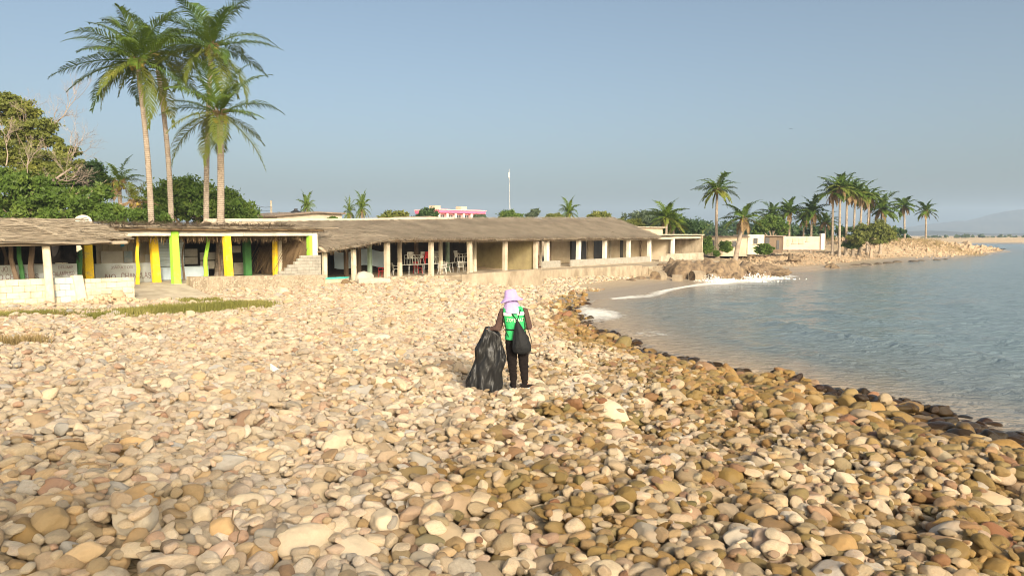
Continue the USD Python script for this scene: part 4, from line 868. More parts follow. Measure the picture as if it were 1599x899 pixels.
spots_c = [(646, 2.75, 0.75, 20, 'white plastic chair on the leftmost table, facing the beach'), (655, 2.9, 0.75, 190, 'white plastic chair on the tables just left of the red one'), (676, 2.9, 0.75, 30, 'white plastic chair on the tables just right of the red one'),
           (684, 3.3, 0.75, 100, 'white plastic chair on the table right behind the third column'), (696, 3.2, 0.0, 80, 'white plastic chair on the floor right of the third column'), (690, 1.6, 0.0, 250, 'white plastic chair standing low at the pebble edge by the column'),
           (716, 2.8, 0.75, 10, 'white plastic chair on the rightmost table, left one of its pair'), (728, 2.9, 0.75, 200, 'white plastic chair on the rightmost table, right one of its pair'), (618, 3.3, 0, 60, 'white plastic chair on the floor behind the first column'), (719, 1.9, 0, 140, 'white plastic chair on the floor in front of the rightmost table')]
for px_, y_, dz, rz_, lab in spots_c: copy(wc, lab, rin(px_, y_, FL + dz), R.deg + rz_)
rc = chair('red_chair', 'red plastic chair on the floor left of the first big column', 'red_plastic', rin(598, 1.6), R.deg + 200, 'red plastic chairs in the restaurant')
copy(rc, 'red plastic chair on the tables in the middle of the row', rin(664, 2.7, FL + 0.75), R.deg + 175); copy(rc, 'red plastic chair standing behind the folding tables', rin(652, 3.6, FL), R.deg + 100)
cc_ = chair('cream_chair', 'cream plastic chair right of the white pole in the dark hut', 'cream_plastic', G1.w(G1.x_at(90, 3.0), 3.0, 1.75), G1.deg + 185, 'cream plastic chairs behind the grey wall')
copy(cc_, 'cream plastic chair left of the white pole in the dark hut', G1.w(G1.x_at(63, 3.0), 3.0, 1.72), G1.deg + 160)
ft = thing('hut_table', 'low table carrying the cream chairs in the dark hut', 'table', tuple(G1.w(G1.x_at(76, 3.0), 3.0, 1.0)), G1.deg)
part(ft, 'tabletop', bevbox(-0.95, 0.95, -0.4, 0.4, 0.68, 0.715, 0.01), 'timber')
for sx in (-1, 1):
    for sy in (-1, 1): part(ft, 'leg', bevbox(sx * 0.85 - 0.03, sx * 0.85 + 0.03, sy * 0.33 - 0.03, sy * 0.33 + 0.03, 0.3, 0.68), 'timber')
tp = thing('blue_tarpaulin', 'pale blue tarpaulin hanging at the back of the thatched restaurant', 'tarpaulin', (*R.o[:2], 0), R.deg)
gx_, gz_ = np.meshgrid(np.linspace(R.x_at(522, 5.4), R.x_at(606, 5.4), 24), np.linspace(1.6, 2.75, 8)); yw = 5.4 + 0.06 * np.sin(gx_ * 5) + 0.03 * np.sin(gz_ * 6)
i = (np.arange(7)[:, None] * 24 + np.arange(23)).ravel(); fz = np.vstack([np.stack([i, i + 1, i + 25], 1), np.stack([i, i + 25, i + 24], 1)]); vz = np.stack([gx_.ravel(), yw.ravel(), gz_.ravel() - 0.12 * np.sin(gx_.ravel() * 1.7)], 1)
part(tp, 'sheet', (np.vstack([vz, vz + [0, 0.01, 0]]), np.vstack([fz, fz[:, ::-1] + len(vz)])), surf('tarp_blue', (0.38, 0.48, 0.56), (0.32, 0.42, 0.5), 1.0, 0.5), True)

# --- houses beyond
def house(name, label, c0, px0, px1, d0, d1, ybot, ytop, mat_, roof_mat, wins=(), depth=5.0, door=None, slope=0.0, roof_h=0.12, over=0.3, winmat='window_dark'):
    p0, p1 = at(px0, ybot, d0), at(px1, ybot, d1); d = p1[:2] - p0[:2]; L = np.linalg.norm(d)
    z0 = min(p0[2], p1[2]) - 0.5; z1 = at((px0 + px1) / 2, ytop, (d0 + d1) / 2)[2]
    fr = Frame(p0[:2], d)
    t = thing(name, label, c0, (*p0[:2], 0), fr.deg)
    part(t, 'wall', bevbox(0, L, 0, depth, z0, z1), mat_)
    if roof_mat: part(t, 'roof', hull([[-over, -over, z1 + 0.003], [L + over, -over, z1 + 0.003], [L + over, depth + over, z1 + 0.003 + slope], [-over, depth + over, z1 + 0.003 + slope], [-over, -over, z1 + roof_h], [L + over, -over, z1 + roof_h], [L + over, depth + over, z1 + roof_h + slope], [-over, depth + over, z1 + roof_h + slope]]), roof_mat)
    for a0, a1, q0, q1 in wins:
        zb, zt = z0 + 0.5 + (z1 - z0 - 0.5) * q0, z0 + 0.5 + (z1 - z0 - 0.5) * q1
        w_ = part(t, 'window' if q0 > 0.1 else 'door', bevbox(L * a0, L * a1, -0.05, 0.1, zb, zt, 0.01), winmat)
        if q0 > 0.1: part(w_, 'sill', bevbox(L * a0 - 0.08, L * a1 + 0.08, -0.12, 0.05, zb - 0.1, zb - 0.003, 0.01), mat_)
    return t, fr, L, z0, z1
house('grey_house', 'low grey house with flat dark roof left of the leaning palm', 'house', 1106, 1166, 92, 92, 394, 370, 'plaster', 'roof_sheet', ((0.05, 0.16, 0.4, 0.8), (0.62, 0.72, 0.35, 0.75)), 7)
house('white_house', 'small whitewashed house with a dark opening right of the leaning palm', 'house', 1167, 1193, 92, 92, 391, 366, 'limewash', None, ((0.35, 0.6, 0.4, 0.75),), 6)
house('shed', 'brown shed with dark doorway beside the rose wall', 'shed', 1194, 1222, 96, 96, 389, 369, 'timber', 'roof_sheet', ((0.02, 0.25, 0.0, 0.9), (0.65, 0.8, 0, 0.7)), 5)
t, fr, L, z0, z1 = house('rose_house', 'long rose plastered house wall with blank windows near the shore', 'house', 1223, 1280, 100, 100.5, 384, 369, 'rose_plaster', None, ((0.10, 0.16, 0.0, 0.75), (0.24, 0.36, 0.3, 0.8), (0.42, 0.54, 0.3, 0.8), (0.62, 0.68, 0.5, 1.0)), 4, winmat='plaster')
part(t, 'gatepost', post_mesh(L + 0.3, 0, z0, z1 + 0.4, 0.5), 'white_paint')
t, fr, L, z0, z1 = house('cream_house', 'cream gabled house behind the thatch with a black water tank on its roof', 'house', 433, 534, 75, 82, 350, 338, 'cream_paint', None, (), 8)
zr = at(487, 331, 78)[2]
part(t, 'gable', hull([[0.2, 0.01, z1 - 0.1], [L, 0.01, z1 - 0.1], [L, 0.01, z1 + 0.35], [L * 0.55, 0.01, zr - 0.1], [0.2, 6, z1 - 0.1], [L, 6, z1 - 0.1], [L, 6, z1 + 0.35], [L * 0.55, 6, zr - 0.1]]), 'cream_paint')
part(t, 'roof', hull([[-0.6, -0.4, z1 - 0.12], [L * 0.55, -0.4, zr - 0.08], [L * 0.55, 8, zr - 0.08], [-0.6, 8, z1 - 0.12], [-0.6, -0.4, z1 + 0.03], [L * 0.55, -0.4, zr + 0.07], [L * 0.55, 8, zr + 0.07], [-0.6, 8, z1 + 0.03]]), 'roof_sheet')
part(t, 'roof', hull([[L * 0.55 + 0.01, -0.4, zr - 0.08], [L + 0.3, -0.4, z1 + 0.33], [L + 0.3, 8, z1 + 0.33], [L * 0.55 + 0.01, 8, zr - 0.08], [L * 0.55 + 0.01, -0.4, zr + 0.07], [L + 0.3, -0.4, z1 + 0.48], [L + 0.3, 8, z1 + 0.48], [L * 0.55 + 0.01, 8, zr + 0.07]]), 'roof_sheet')
tk = thing('water_tank', 'squat black water tank on the cream house roof', 'water tank', tuple(at(462, 333.5, 79)))
g = trimesh.creation.revolve([[0, -0.5], [0.55, -0.5], [0.6, 0.05], [0.52, 0.2], [0.2, 0.35], [0.18, 0.45], [0, 0.46]], sections=18); part(tk, 'tank', (np.array(g.vertices), np.array(g.faces)), 'black_plastic', 40)
part(tk, 'lid', MB().tube([[0, 0, 0.46], [0, 0, 0.52]], 0.2, 12).mesh(), 'black_plastic')
# the pink two-storey building
p0, p1 = at(686, 342, 150), at(756, 342, 158); fr = Frame(p0[:2], p1[:2] - p0[:2]); L = np.linalg.norm(p1[:2] - p0[:2])
pk = thing('pink_building', 'pink flat-roofed building with white pillars and dark windows behind the thatch', 'building', (*p0[:2], 0), fr.deg)
zt = at(720, 327.5, 154)[2]; zb = at(720, 334, 154)[2]
part(pk, 'wall', bevbox(0, L, 0.6, 8, 1, zt - 0.02), 'pale_pink'); part(pk, 'roof_band', bevbox(-0.2, L + 0.2, -0.3, 8.2, zb + 0.1, zt - 0.2, 0.05), 'pink_paint'); part(pk, 'parapet_line', bevbox(-0.3, L + 0.3, -0.4, 8.3, zt - 0.2, zt, 0.03), 'pale_pink')
for k in range(6): part(pk, 'pillar', bevbox(L * k / 5.6 - 0.22, L * k / 5.6 + 0.22, -0.1, 0.3, 1.5, zb + 0.1, 0.03), 'white_paint')
for k in range(5):
    w_ = part(pk, 'window', bevbox(L * (k + 0.2) / 5.6, L * (k + 0.82) / 5.6, 0.5, 0.7, zb - 1.15, zb - 0.25, 0.02), 'window_dark'); part(w_, 'frame', bevbox(L * (k + 0.5) / 5.6 - 0.03, L * (k + 0.5) / 5.6 + 0.03, 0.45, 0.49, zb - 1.15, zb - 0.25, 0.005), 'white_paint')
part(pk, 'balcony', bevbox(0, L * 0.95, 0.2, 0.4, zb - 2.3, zb - 1.35, 0.03), 'pale_pink')
for q in (0.03, 0.62): part(pk, 'roof_block', bevbox(L * q, L * q + 1.5, 2, 4, zt + 0.003, zt + 0.8, 0.05), 'plaster')
# low roofs peeping over the thatch
tn = thing('tin_roof_house', 'weathered low house with a tan gable roof behind the thatch', 'house', tuple(at(640, 350, 72)[:2]) + (0,), R.deg)
part(tn, 'wall', bevbox(0, 9, 0, 4, 1, 4.9), 'plaster'); part(tn, 'roof', hull([[-0.4, -0.6, 5.0], [2.2, -0.6, 5.72], [9.6, -0.6, 5.25], [-0.4, 4.6, 5.0], [2.2, 4.6, 5.72], [9.6, 4.6, 5.25], [-0.4, -0.6, 4.9], [9.6, -0.6, 5.1], [-0.4, 4.6, 4.9], [9.6, 4.6, 5.1]]), 'brushwood')
# pole, wires, mast
up = thing('utility_pole', 'pale concrete utility pole rising behind the roofs', 'utility pole', tuple(at(424, 350, 85)[:2]) + (1.2,))
zt = at(424, 313, 85)[2] - 1.2
part(up, 'shaft', MB().tube([[0, 0, 0], [0, 0, zt]], [0.16, 0.10], 8).mesh(), 'concrete'); part(up, 'crossarm', bevbox(-0.7, 0.7, -0.05, 0.05, zt - 1.9, zt - 1.8), 'timber')
for sx in (-0.6, 0, 0.6): part(up, 'insulator', MB().tube([[sx, 0, zt - 1.8], [sx, 0, zt - 1.65]], 0.05, 6).mesh(), 'white_paint')
for k, (sx, py) in enumerate(((-0.6, 322), (0.0, 328), (0.6, 335))):
    q0 = at(424, py, 85); q1 = at(392, py - 6, 60); tt = np.linspace(0, 1, 9)
    pts = q0 + (q1 - q0) * tt[:, None]; pts[:, 2] -= 1.0 * tt * (1 - tt)
    solo('power_line', MB().tube(pts, 0.018, 4).mesh(), 'black_plastic', f"thin overhead wire, {['topmost', 'middle', 'lowest'][k]} of the three left of the utility pole", 'wire', 'overhead wires')
mt = thing('radio_mast', 'very thin tall white mast standing against the sky', 'mast', tuple(at(795, 350, 190)[:2]) + (1.5,))
zt = at(794, 264, 190)[2] - 1.5
part(mt, 'shaft', MB().tube([[0.4, 0, 0], [0, 0, zt]], [0.09, 0.06], 6).mesh(), 'metal'); part(mt, 'antenna', bevbox(-0.17, 0.17, -0.17, 0.17, zt - 2.2, zt - 0.9), 'white_paint')
bd = thing('bird', 'tiny dark bird gliding in the sky over the bay', 'bird', tuple(at(1235, 201, 120)))
part(bd, 'body', hull(0.5 * np.array([[-0.02, -0.28, 0], [0.02, -0.28, 0], [0, 0.3, 0.02], [0.05, 0, 0.03], [-0.05, 0, 0.03], [0, 0, -0.06], [0.06, 0.25, 0.03], [-0.06, 0.25, 0.03]])), 'black_cloth')
for sx in (-1, 1): part(bd, 'wing', hull(0.5 * np.array([[sx * 0.04, -0.1, 0.02], [sx * 0.04, 0.1, 0.02], [sx * 0.3, -0.06, 0.13], [sx * 0.3, 0.07, 0.13], [sx * 0.62, 0.02, 0.06], [sx * 0.3, 0, 0.145], [sx * 0.04, 0, 0.04]])), 'black_cloth')

# ---------------------------------------------------------------- palms
def frond_mesh(L, az, el, droop, rng, pairs=42, lw=0.035, ll=0.75, twist=0.0, segs=2):
    n = 14; t = np.linspace(0, 1, n); e = el - droop * t ** 1.4
    step = L / (n - 1); d = np.stack([np.cos(e) * np.cos(az), np.cos(e) * np.sin(az), np.sin(e)], 1)
    p = np.vstack([[0, 0, 0], np.cumsum((d[:-1] + d[1:]) / 2 * step, 0)])
    b = MB(); b.tube(p, np.linspace(0.035, 0.006, n) * (L / 3.8), 4, cap=False)
    u = np.concatenate([np.linspace(0.1, 0.985, pairs)] * 2) + rng.normal(0, 0.006, 2 * pairs); sg = np.repeat([1, -1], pairs)
    at_ = np.stack([np.interp(u, t, p[:, k]) for k in range(3)], 1); tn = np.stack([np.interp(u, t, d[:, k]) for k in range(3)], 1)
    side = np.cross(tn, [0, 0, 1.0]); side /= np.linalg.norm(side, axis=1, keepdims=True) + 1e-9; upv = np.cross(side, tn)
    side = (side * math.cos(twist) + upv * math.sin(twist)) 
    length = ll * L / 3.8 * np.clip(np.sin(np.clip(u * 1.02 + 0.12, 0, 1) * np.pi) ** 0.55, 0.22, 1) * rng.uniform(0.8, 1.12, 2 * pairs)
    fw = 0.45 + 0.55 * u
    d1 = tn * fw[:, None] + side * sg[:, None] * 0.8 + upv * rng.normal(0.18, 0.12, (2 * pairs, 1)); d1 /= np.linalg.norm(d1, axis=1, keepdims=True)
    d2 = d1 + np.array([0, 0, -1.0]) * rng.uniform(0.45, 1.15, (2 * pairs, 1)); d2 /= np.linalg.norm(d2, axis=1, keepdims=True)
    m_ = at_ + d1 * length[:, None] * 0.5; e_ = m_ + d2 * length[:, None] * 0.5
    w = np.cross(d1, upv); w /= np.linalg.norm(w, axis=1, keepdims=True) + 1e-9; w = w * lw * L / 3.8
    b.quads(at_ - w * 0.6, at_ + w * 0.6, m_ + w, m_ - w); b.tris(m_ - w, m_ + w, e_)
    return b.mesh()
def palm(name, label, base, top, L, n, seed, group=None, r0=0.2, r1=0.13, bow=(0, 0), pairs=54, lw=0.028, wind=0.0, mats=('frond_green', 'frond_green', 'frond_dark', 'frond_yellow'), dead=0, elr=(1.5, -0.7), nuts=True, sides=10, ll=0.95):
    g = np.random.default_rng(seed); base, top = np.array(base, float), np.array(top, float)
    t = thing(name, label, 'palm tree', base, 0, group)
    q = np.linspace(0, 1, 14); off = top - base
    pts = q[:, None] * off + np.outer(np.sin(q * np.pi), [bow[0], bow[1], 0])
    rad = r1 + (r0 - r1) * (1 - q) ** 1.3; rad[0] *= 1.5; rad[1] *= 1.12
    part(t, 'trunk', MB().tube(pts, rad, sides).mesh(), 'palm_trunk', True)
    c = pts[-1]
    for k in range(n):
        f = (k + 0.5) / n; az = k * 2.39996 + g.normal(0, 0.2); el = elr[0] + (elr[1] - elr[0]) * f ** 0.85 + g.normal(0, 0.1)
        az += wind * math.sin(az)                                                     # swept by the sea wind
        dr = g.uniform(0.6, 1.15) + 0.3 * (el > 0.5)
        m_ = mats[min(int(f * len(mats)), len(mats) - 1)]
        le = L * g.uniform(0.82, 1.1) * (1.06 if el > 1.1 else 1.0)
        if k >= n - dead: m_, el, dr, le = 'frond_dead', g.uniform(-1.2, -0.8), 0.35, L * 0.7
        part(t, 'frond', move(frond_mesh(le, az, el, dr, g, pairs, lw, ll, g.normal(0, 0.35)), TR(c + [0.1 * math.cos(az), 0.1 * math.sin(az), 0.02])), m_)
    if nuts:
        nb = MB(); sv, sf = trimesh.creation.icosphere(1).vertices, trimesh.creation.icosphere(1).faces
        for k in range(12):
            az = g.uniform(0, 6.28); nb.add(sv * [0.11, 0.11, 0.13] + c + [0.3 * math.cos(az), 0.3 * math.sin(az), g.uniform(-0.5, -0.08)], sf)
        part(t, 'coconuts', nb.mesh(), surf('coconut', (0.34, 0.24, 0.05), (0.22, 0.2, 0.04), 5.0, 0.6), True)
        part(t, 'leaf_bases', fringe_at(c, g), 'frond_dead')
    return t
def fringe_at(c, g):
    b = MB()
    for k in range(26):
        az = g.uniform(0, 6.28); p0 = c + [0.1 * math.cos(az), 0.1 * math.sin(az), g.uniform(-0.25, 0.1)]
        b.tube([p0, p0 + [0.22 * math.cos(az), 0.22 * math.sin(az), g.uniform(0.05, 0.3)], p0 + [0.42 * math.cos(az), 0.42 * math.sin(az), g.uniform(-0.25, 0.3)]], [0.05, 0.04, 0.01], 4, cap=False)
    return b.mesh()
def gz(p): return np.array([p[0], p[1], float(ground_z([p[0]], [p[1]])[0]) - 0.05])
def palm_px(name, label, base_px, top_px, d, L, n, seed, dtop=None, **k):
    b_ = gz(at(base_px[0], base_px[1], d)); return palm(name, label, b_, at(top_px[0], top_px[1], dtop or d), L, n, seed, **k)
tallest = 'tall coconut palms behind the left huts'
palm_px('coconut_palm', 'tall coconut palm, leftmost of the group, with a bare gently curved trunk', (236, 400), (214, 95), 44, 4.3, 27, 101, group=tallest, bow=(0.25, 0), wind=0.25, mats=('frond_green',) * 5 + ('frond_dark', 'frond_yellow'))
palm_px('coconut_palm', 'tall thin coconut palm just behind and right of the leftmost one', (266, 400), (243, 84), 48, 3.9, 20, 102, group=tallest, bow=(0.35, 0), wind=0.2, mats=('frond_dark', 'frond_dark', 'frond_yellow'))
palm_px('coconut_palm', 'tall coconut palm with the topmost dense crown and a leaning trunk', (322, 400), (330, 74), 47, 4.3, 27, 103, group=tallest, bow=(-0.15, 0), wind=0.3, mats=('frond_dark', 'frond_green', 'frond_dark', 'frond_yellow'))
palm_px('coconut_palm', 'shorter coconut palm whose crown hangs in front of a taller one', (340, 400), (343, 178), 43, 3.8, 23, 104, group=tallest, r0=0.24, r1=0.17, bow=(0.1, 0), wind=0.2, mats=('frond_green', 'frond_green', 'frond_yellow'))
palm_px('small_palm', 'small palm with upright fronds between the left trees', (190, 350), (186, 285), 54, 2.2, 18, 105, pairs=24, lw=0.06, dead=3, mats=('frond_green', 'frond_yellow'))
palm_px('small_palm', 'small tattered yellowing palm under the leftmost tall palm', (212, 360), (211, 316), 52, 2.0, 14, 106, pairs=24, lw=0.06, dead=4, mats=('frond_yellow', 'frond_dead'))
FAR = dict(pairs=22, lw=0.10, sides=7, r0=0.22, r1=0.15)
palm_px('lone_palm', 'lone tall palm with an open crown standing beyond the end of the restaurant', (1120, 394), (1120, 297), 90, 2.9, 22, 110, bow=(-0.1, 0), mats=('frond_dark', 'frond_green', 'frond_yellow'), **FAR)
palm_px('leaning_palm', 'short palm with a trunk leaning right on the sandy bank', (1147, 398), (1161, 341), 86, 2.9, 20, 111, dead=5, mats=('frond_dark', 'frond_dark', 'frond_yellow'), **{**FAR, 'r0': 0.32, 'r1': 0.2})
palm_px('headland_palm', 'left palm of the pair standing apart on the headland', (1413, 368), (1412, 322), 148, 3.1, 24, 112, group='pair of palms on the headland', dead=4, mats=('frond_dark', 'frond_dark', 'frond_green', 'frond_green'), **{**FAR, 'lw': 0.13})
palm_px('headland_palm', 'right and shorter palm of the pair standing apart on the headland', (1446, 370), (1446, 330), 152, 2.8, 22, 113, group='pair of palms on the headland', dead=3, mats=('frond_dark', 'frond_green', 'frond_yellow'), **{**FAR, 'lw': 0.13})
grove = 'palms of the grove by the shore'
P0 = palm('grove_palm', 'grove palm nearest the water at the left end of the front row', gz(at(1300, 384, 114)), at(1301, 301, 114), 3.1, 24, 120, grove, dead=6, mats=('frond_dark', 'frond_green', 'frond_green', 'frond_yellow'), **{**FAR, 'lw': 0.12})
P1 = palm('grove_palm', 'tallest front palm of the grove, second trunk in the row', gz(at(1311, 384, 113)), at(1312, 293, 113), 3.2, 24, 121, grove, dead=5, mats=('frond_dark', 'frond_green', 'frond_yellow', 'frond_yellow'), **{**FAR, 'lw': 0.12})
P2 = palm('grove_palm', 'bushy palm at the left of the grove above the rose wall', gz(at(1266, 384, 118)), at(1268, 330, 118), 3.4, 26, 122, grove, dead=4, mats=('frond_dark', 'frond_dark', 'frond_green'), **{**FAR, 'lw': 0.12})
hgt = [float(at(px_, py_, d_)[2] - gz(at(px_, 384, d_))[2]) for px_, py_, d_ in ((1301, 301, 114), (1312, 293, 113), (1268, 330, 118))]
for k, (src, px_, ty_, d_, rz_, lab) in enumerate(((0, 1321, 298, 116, 40, 'third trunk of the grove front row'), (1, 1332, 303, 116, 100, 'fourth trunk of the grove front row, crown merging with its neighbours'), (0, 1342, 306, 118, 160, 'fifth trunk of the grove front row, slightly lower crown'),
        (1, 1354, 308, 122, 220, 'palm behind the round bush, right of the front row'), (0, 1357, 316, 126, 20, 'palm behind the front row with a thin crown'), (2, 1375, 326, 124, 60, 'low palm at the right end of the grove above the round bush'),
        (2, 1232, 331, 120, 130, 'palm with a spreading crown behind the round green tree'), (2, 1206, 335, 128, 250, 'faint palm behind the round green tree, further left'), (2, 1254, 342, 130, 10, 'dark palm deep in the grove above the shed'),
        (2, 1288, 346, 128, 80, 'dark low palm filling the gap left of the front row'))):
    s_, b_ = (P0, P1, P2)[src], gz(at(px_, 384, d_)); sc = float(at(px_, ty_, d_)[2] - b_[2]) / hgt[src]
    copy(s_, lab, b_, rz_, (min(1.15, max(sc, 0.85)) if src < 2 else max(0.8, min(sc, 1.0)),) * 2 + (sc,))
bp = palm('background_palm', 'short bushy palm among the trees behind the right end of the thatch', gz(at(1040, 365, 92)), at(1041, 340, 92), 2.9, 22, 130, 'palm tops behind the thatch roof', dead=2, nuts=False, mats=('frond_green', 'frond_green', 'frond_yellow'), **FAR)
hb = float(at(1041, 340, 92)[2] - gz(at(1040, 365, 92))[2])
for px_, ty_, d_, rz_, sc_, lab in ((566, 326, 95, 40, 0.45, 'palm top behind the thatch, right of the cream house'), (546, 332, 100, 90, 0.36, 'small palm top just right of the cream house'), (888, 333, 105, 10, 0.6, 'lone palm top above the thatch ridge near its middle'), (480, 326, 105, 200, 0.5, 'palm top peeping over the cream house roof'), (1052, 350, 96, 120, 0.9, 'palm top low beside the tree at the end of the thatch')):
    b_ = gz(at(px_, 365, d_)); copy(bp, lab, b_, rz_, (sc_, sc_, float(at(px_, ty_, d_)[2] - b_[2]) / hb))

# ---------------------------------------------------------------- broadleaved trees and shrubs
def leaves(blobs, n, size, g, flat=0.55, clump=0.32, per=60):
    """small leaf-shaped faces gathered in clumps through the crown"""
    vol = np.array([b[1][0] * b[1][1] * b[1][2] for b in blobs]) ** 0.67; cnt = np.maximum((n / per * vol / vol.sum()).astype(int), 3)
    C, S = [], []
    for (c, r), m in zip(blobs, cnt):
        d = g.normal(size=(m, 3)); d /= np.linalg.norm(d, axis=1, keepdims=True)
        rad = g.uniform(0.25, 1.0, m) ** 0.45
        C.append(np.array(c) + d * rad[:, None] * np.array(r)); S.append(np.full(m, clump * min(r) * 1.1))
    C, S = np.vstack(C), np.concatenate(S); k = g.integers(0, len(C), n)
    p = C[k] + g.normal(size=(n, 3)) * S[k][:, None] * np.array([0.75, 0.75, 0.42]) * g.uniform(0.5, 1.3, (n, 1))
    nr = g.normal(size=(n, 3)) * [1, 1, 0.8] + [0, 0, flat]; nr /= np.linalg.norm(nr, axis=1, keepdims=True)
    a = np.cross(nr, g.normal(size=(n, 3))); a /= np.linalg.norm(a, axis=1, keepdims=True); b = np.cross(nr, a)
    s = size * g.uniform(0.6, 1.3, (n, 1))
    return MB().quads(p - a * s, p + b * s * 0.45 + a * s * 0.1, p + a * s, p - b * s * 0.45 + a * s * 0.1).mesh()
def twigs(starts, g, depth=4, L=1.6, r=0.05, spread=0.5, up=0.15):
    b = MB()
    def go(p, d, L, r, k):
        q = p + d * L * 0.55 + g.normal(0, 0.06, 3) * L; e = q + (d + g.normal(0, 0.25, 3)) * L * 0.45
        b.tube([p, q, e], [r, r * 0.75, r * 0.5], 3, cap=False)
        if k:
            for _ in range(3 if k > 1 else 4):
                nd = d + g.normal(0, spread, 3) + [0, 0, up]; nd /= np.linalg.norm(nd); go(q if g.random() < 0.4 else e, nd, L * g.uniform(0.55, 0.8), r * 0.55, k - 1)
    for p, d in starts: go(np.array(p, float), np.array(d, float) / np.linalg.norm(d), L, r, depth)
    return b.mesh()
def tree_px(name, label, cat, d, blobs, base, n, size, m_, seed, group=None, r0=0.25, depth=0.9, extra=(), limbs=True, per=60, fine=True):
    g = np.random.default_rng(seed); B = []
    for px_, py_, rx, ry, *dd in blobs:
        q = d + (dd[0] if dd else 0); k = q / F_PX
        B.append((at(px_, py_, q), (rx * k, rx * k * depth, ry * k)))
    b0 = gz(at(base[0], base[1], d)); t = thing(name, label, cat, b0, 0, group)
    B = [(np.array(c) - b0, r) for c, r in B]
    part(t, 'crown', leaves(B, n, size, g, per=per), m_)
    if limbs:
        mb_ = MB(); ctr = np.mean([c for c, r in B], 0); fork = np.array([ctr[0] * 0.25, ctr[1] * 0.25, min(ctr[2] * 0.45, 3.0)])
        mb_.tube([[0, 0, -0.2], fork * [0.4, 0.4, 0.5], fork], [r0 * 1.3, r0, r0 * 0.8], 8)
        for c, r in B:
            e = np.array(c) - [0, 0, 0.1 * r[2]]; mid = fork + (e - fork) * 0.5 + g.normal(0, 0.25, 3); mb_.tube([fork, mid, e], [r0 * 0.55, r0 * 0.35, r0 * 0.12], 5)
            if fine:
                for _ in range(4):
                    e2 = e + g.normal(0, 0.6, 3) * np.array(r); mb_.tube([mid + (e - mid) * g.uniform(0.2, 0.9), (mid + e2) / 2, e2], [r0 * 0.16, r0 * 0.1, r0 * 0.04], 4, cap=False)
        part(t, 'trunk', mb_.mesh(), 'trunk')
    for nm, mesh_, mm in extra: part(t, nm, move(mesh_, TR(-b0)), mm)
    return t
g_ = np.random.default_rng(77)
tw = twigs([(at(52, 225, 50), (0.1, 0, 1)), (at(70, 215, 50), (0.5, 0.1, 0.8)), (at(35, 215, 50), (-0.4, 0, 0.9)), (at(88, 258, 49), (0.75, 0, 0.6)), (at(100, 262, 49), (0.6, 0.2, 0.9)), (at(55, 300, 47), (0.95, 0, 0.38)), (at(40, 290, 47), (0.2, 0, 0.9)), (at(75, 282, 47), (1, 0, 0.3)), (at(10, 260, 48), (0.2, 0, 1)), (at(90, 190, 50), (0.6, 0, 0.5))], g_, 5, 1.3, 0.05, 0.42, 0.12)
tree_px('feathery_tree', 'tall sparse tree at the left edge with grey bare twigs and feathery yellow-green tufts', 'tree', 50, [(8, 168, 26, 16), (38, 172, 22, 14), (6, 238, 36, 22, -1), (32, 246, 26, 14, -1), (50, 224, 22, 9), (72, 218, 20, 10), (86, 224, 14, 8), (100, 238, 15, 12), (78, 268, 22, 12, -2), (18, 190, 20, 10), (112, 236, 10, 8), (40, 270, 30, 12, -2), (20, 205, 30, 14), (60, 200, 24, 16), (60, 250, 30, 16, -1), (105, 255, 18, 12, -1), (90, 275, 24, 12, -2), (15, 160, 22, 14)], (62, 350), 34000, 0.12, 'leaf_olive', 201, r0=0.22,
        extra=(('bare_twigs', tw, 'twig'), ('bare_limb', MB().tube([at(25, 345, 47), at(45, 318, 47), at(75, 288, 47), at(112, 262, 47)], [0.16, 0.13, 0.09, 0.03], 6).mesh(), 'twig'), ('bare_limb', MB().tube([at(22, 350, 48), at(34, 262, 49), at(34, 212, 50)], [0.2, 0.13, 0.07], 6).mesh(), 'twig')))
tree_px('spreading_tree', 'dense dark green spreading tree filling the left edge behind the brushwood roof', 'tree', 47, [(20, 300, 60, 28), (75, 305, 55, 26), (130, 312, 45, 26), (110, 330, 55, 20), (30, 330, 60, 22), (160, 330, 30, 18), (15, 275, 30, 16), (150, 300, 22, 14), (60, 280, 30, 12)], (20, 352), 24000, 0.14, 'leaf_green', 202, r0=0.3, per=130)
tree_px('glossy_tree', 'dark glossy round tree behind the feathery one', 'tree', 54, [(142, 268, 20, 16), (130, 285, 24, 16), (158, 290, 18, 14)], (140, 350), 9000, 0.13, 'leaf_dark', 203)
tree_px('low_bush', 'bright low bush at the foot of the left trees', 'bush', 46, [(195, 340, 22, 12), (225, 336, 18, 12), (175, 335, 18, 16), (250, 342, 16, 10)], (205, 352), 9000, 0.10, 'leaf_green', 204, r0=0.08)
tree_px('round_tree', 'broad rounded green tree behind the tall palms', 'tree', 60, [(285, 305, 45, 28), (255, 318, 34, 26), (320, 312, 40, 24), (350, 318, 38, 24), (372, 332, 28, 18), (300, 330, 60, 20), (240, 335, 25, 18)], (300, 355), 26000, 0.16, 'leaf_green', 205, r0=0.3, per=120)
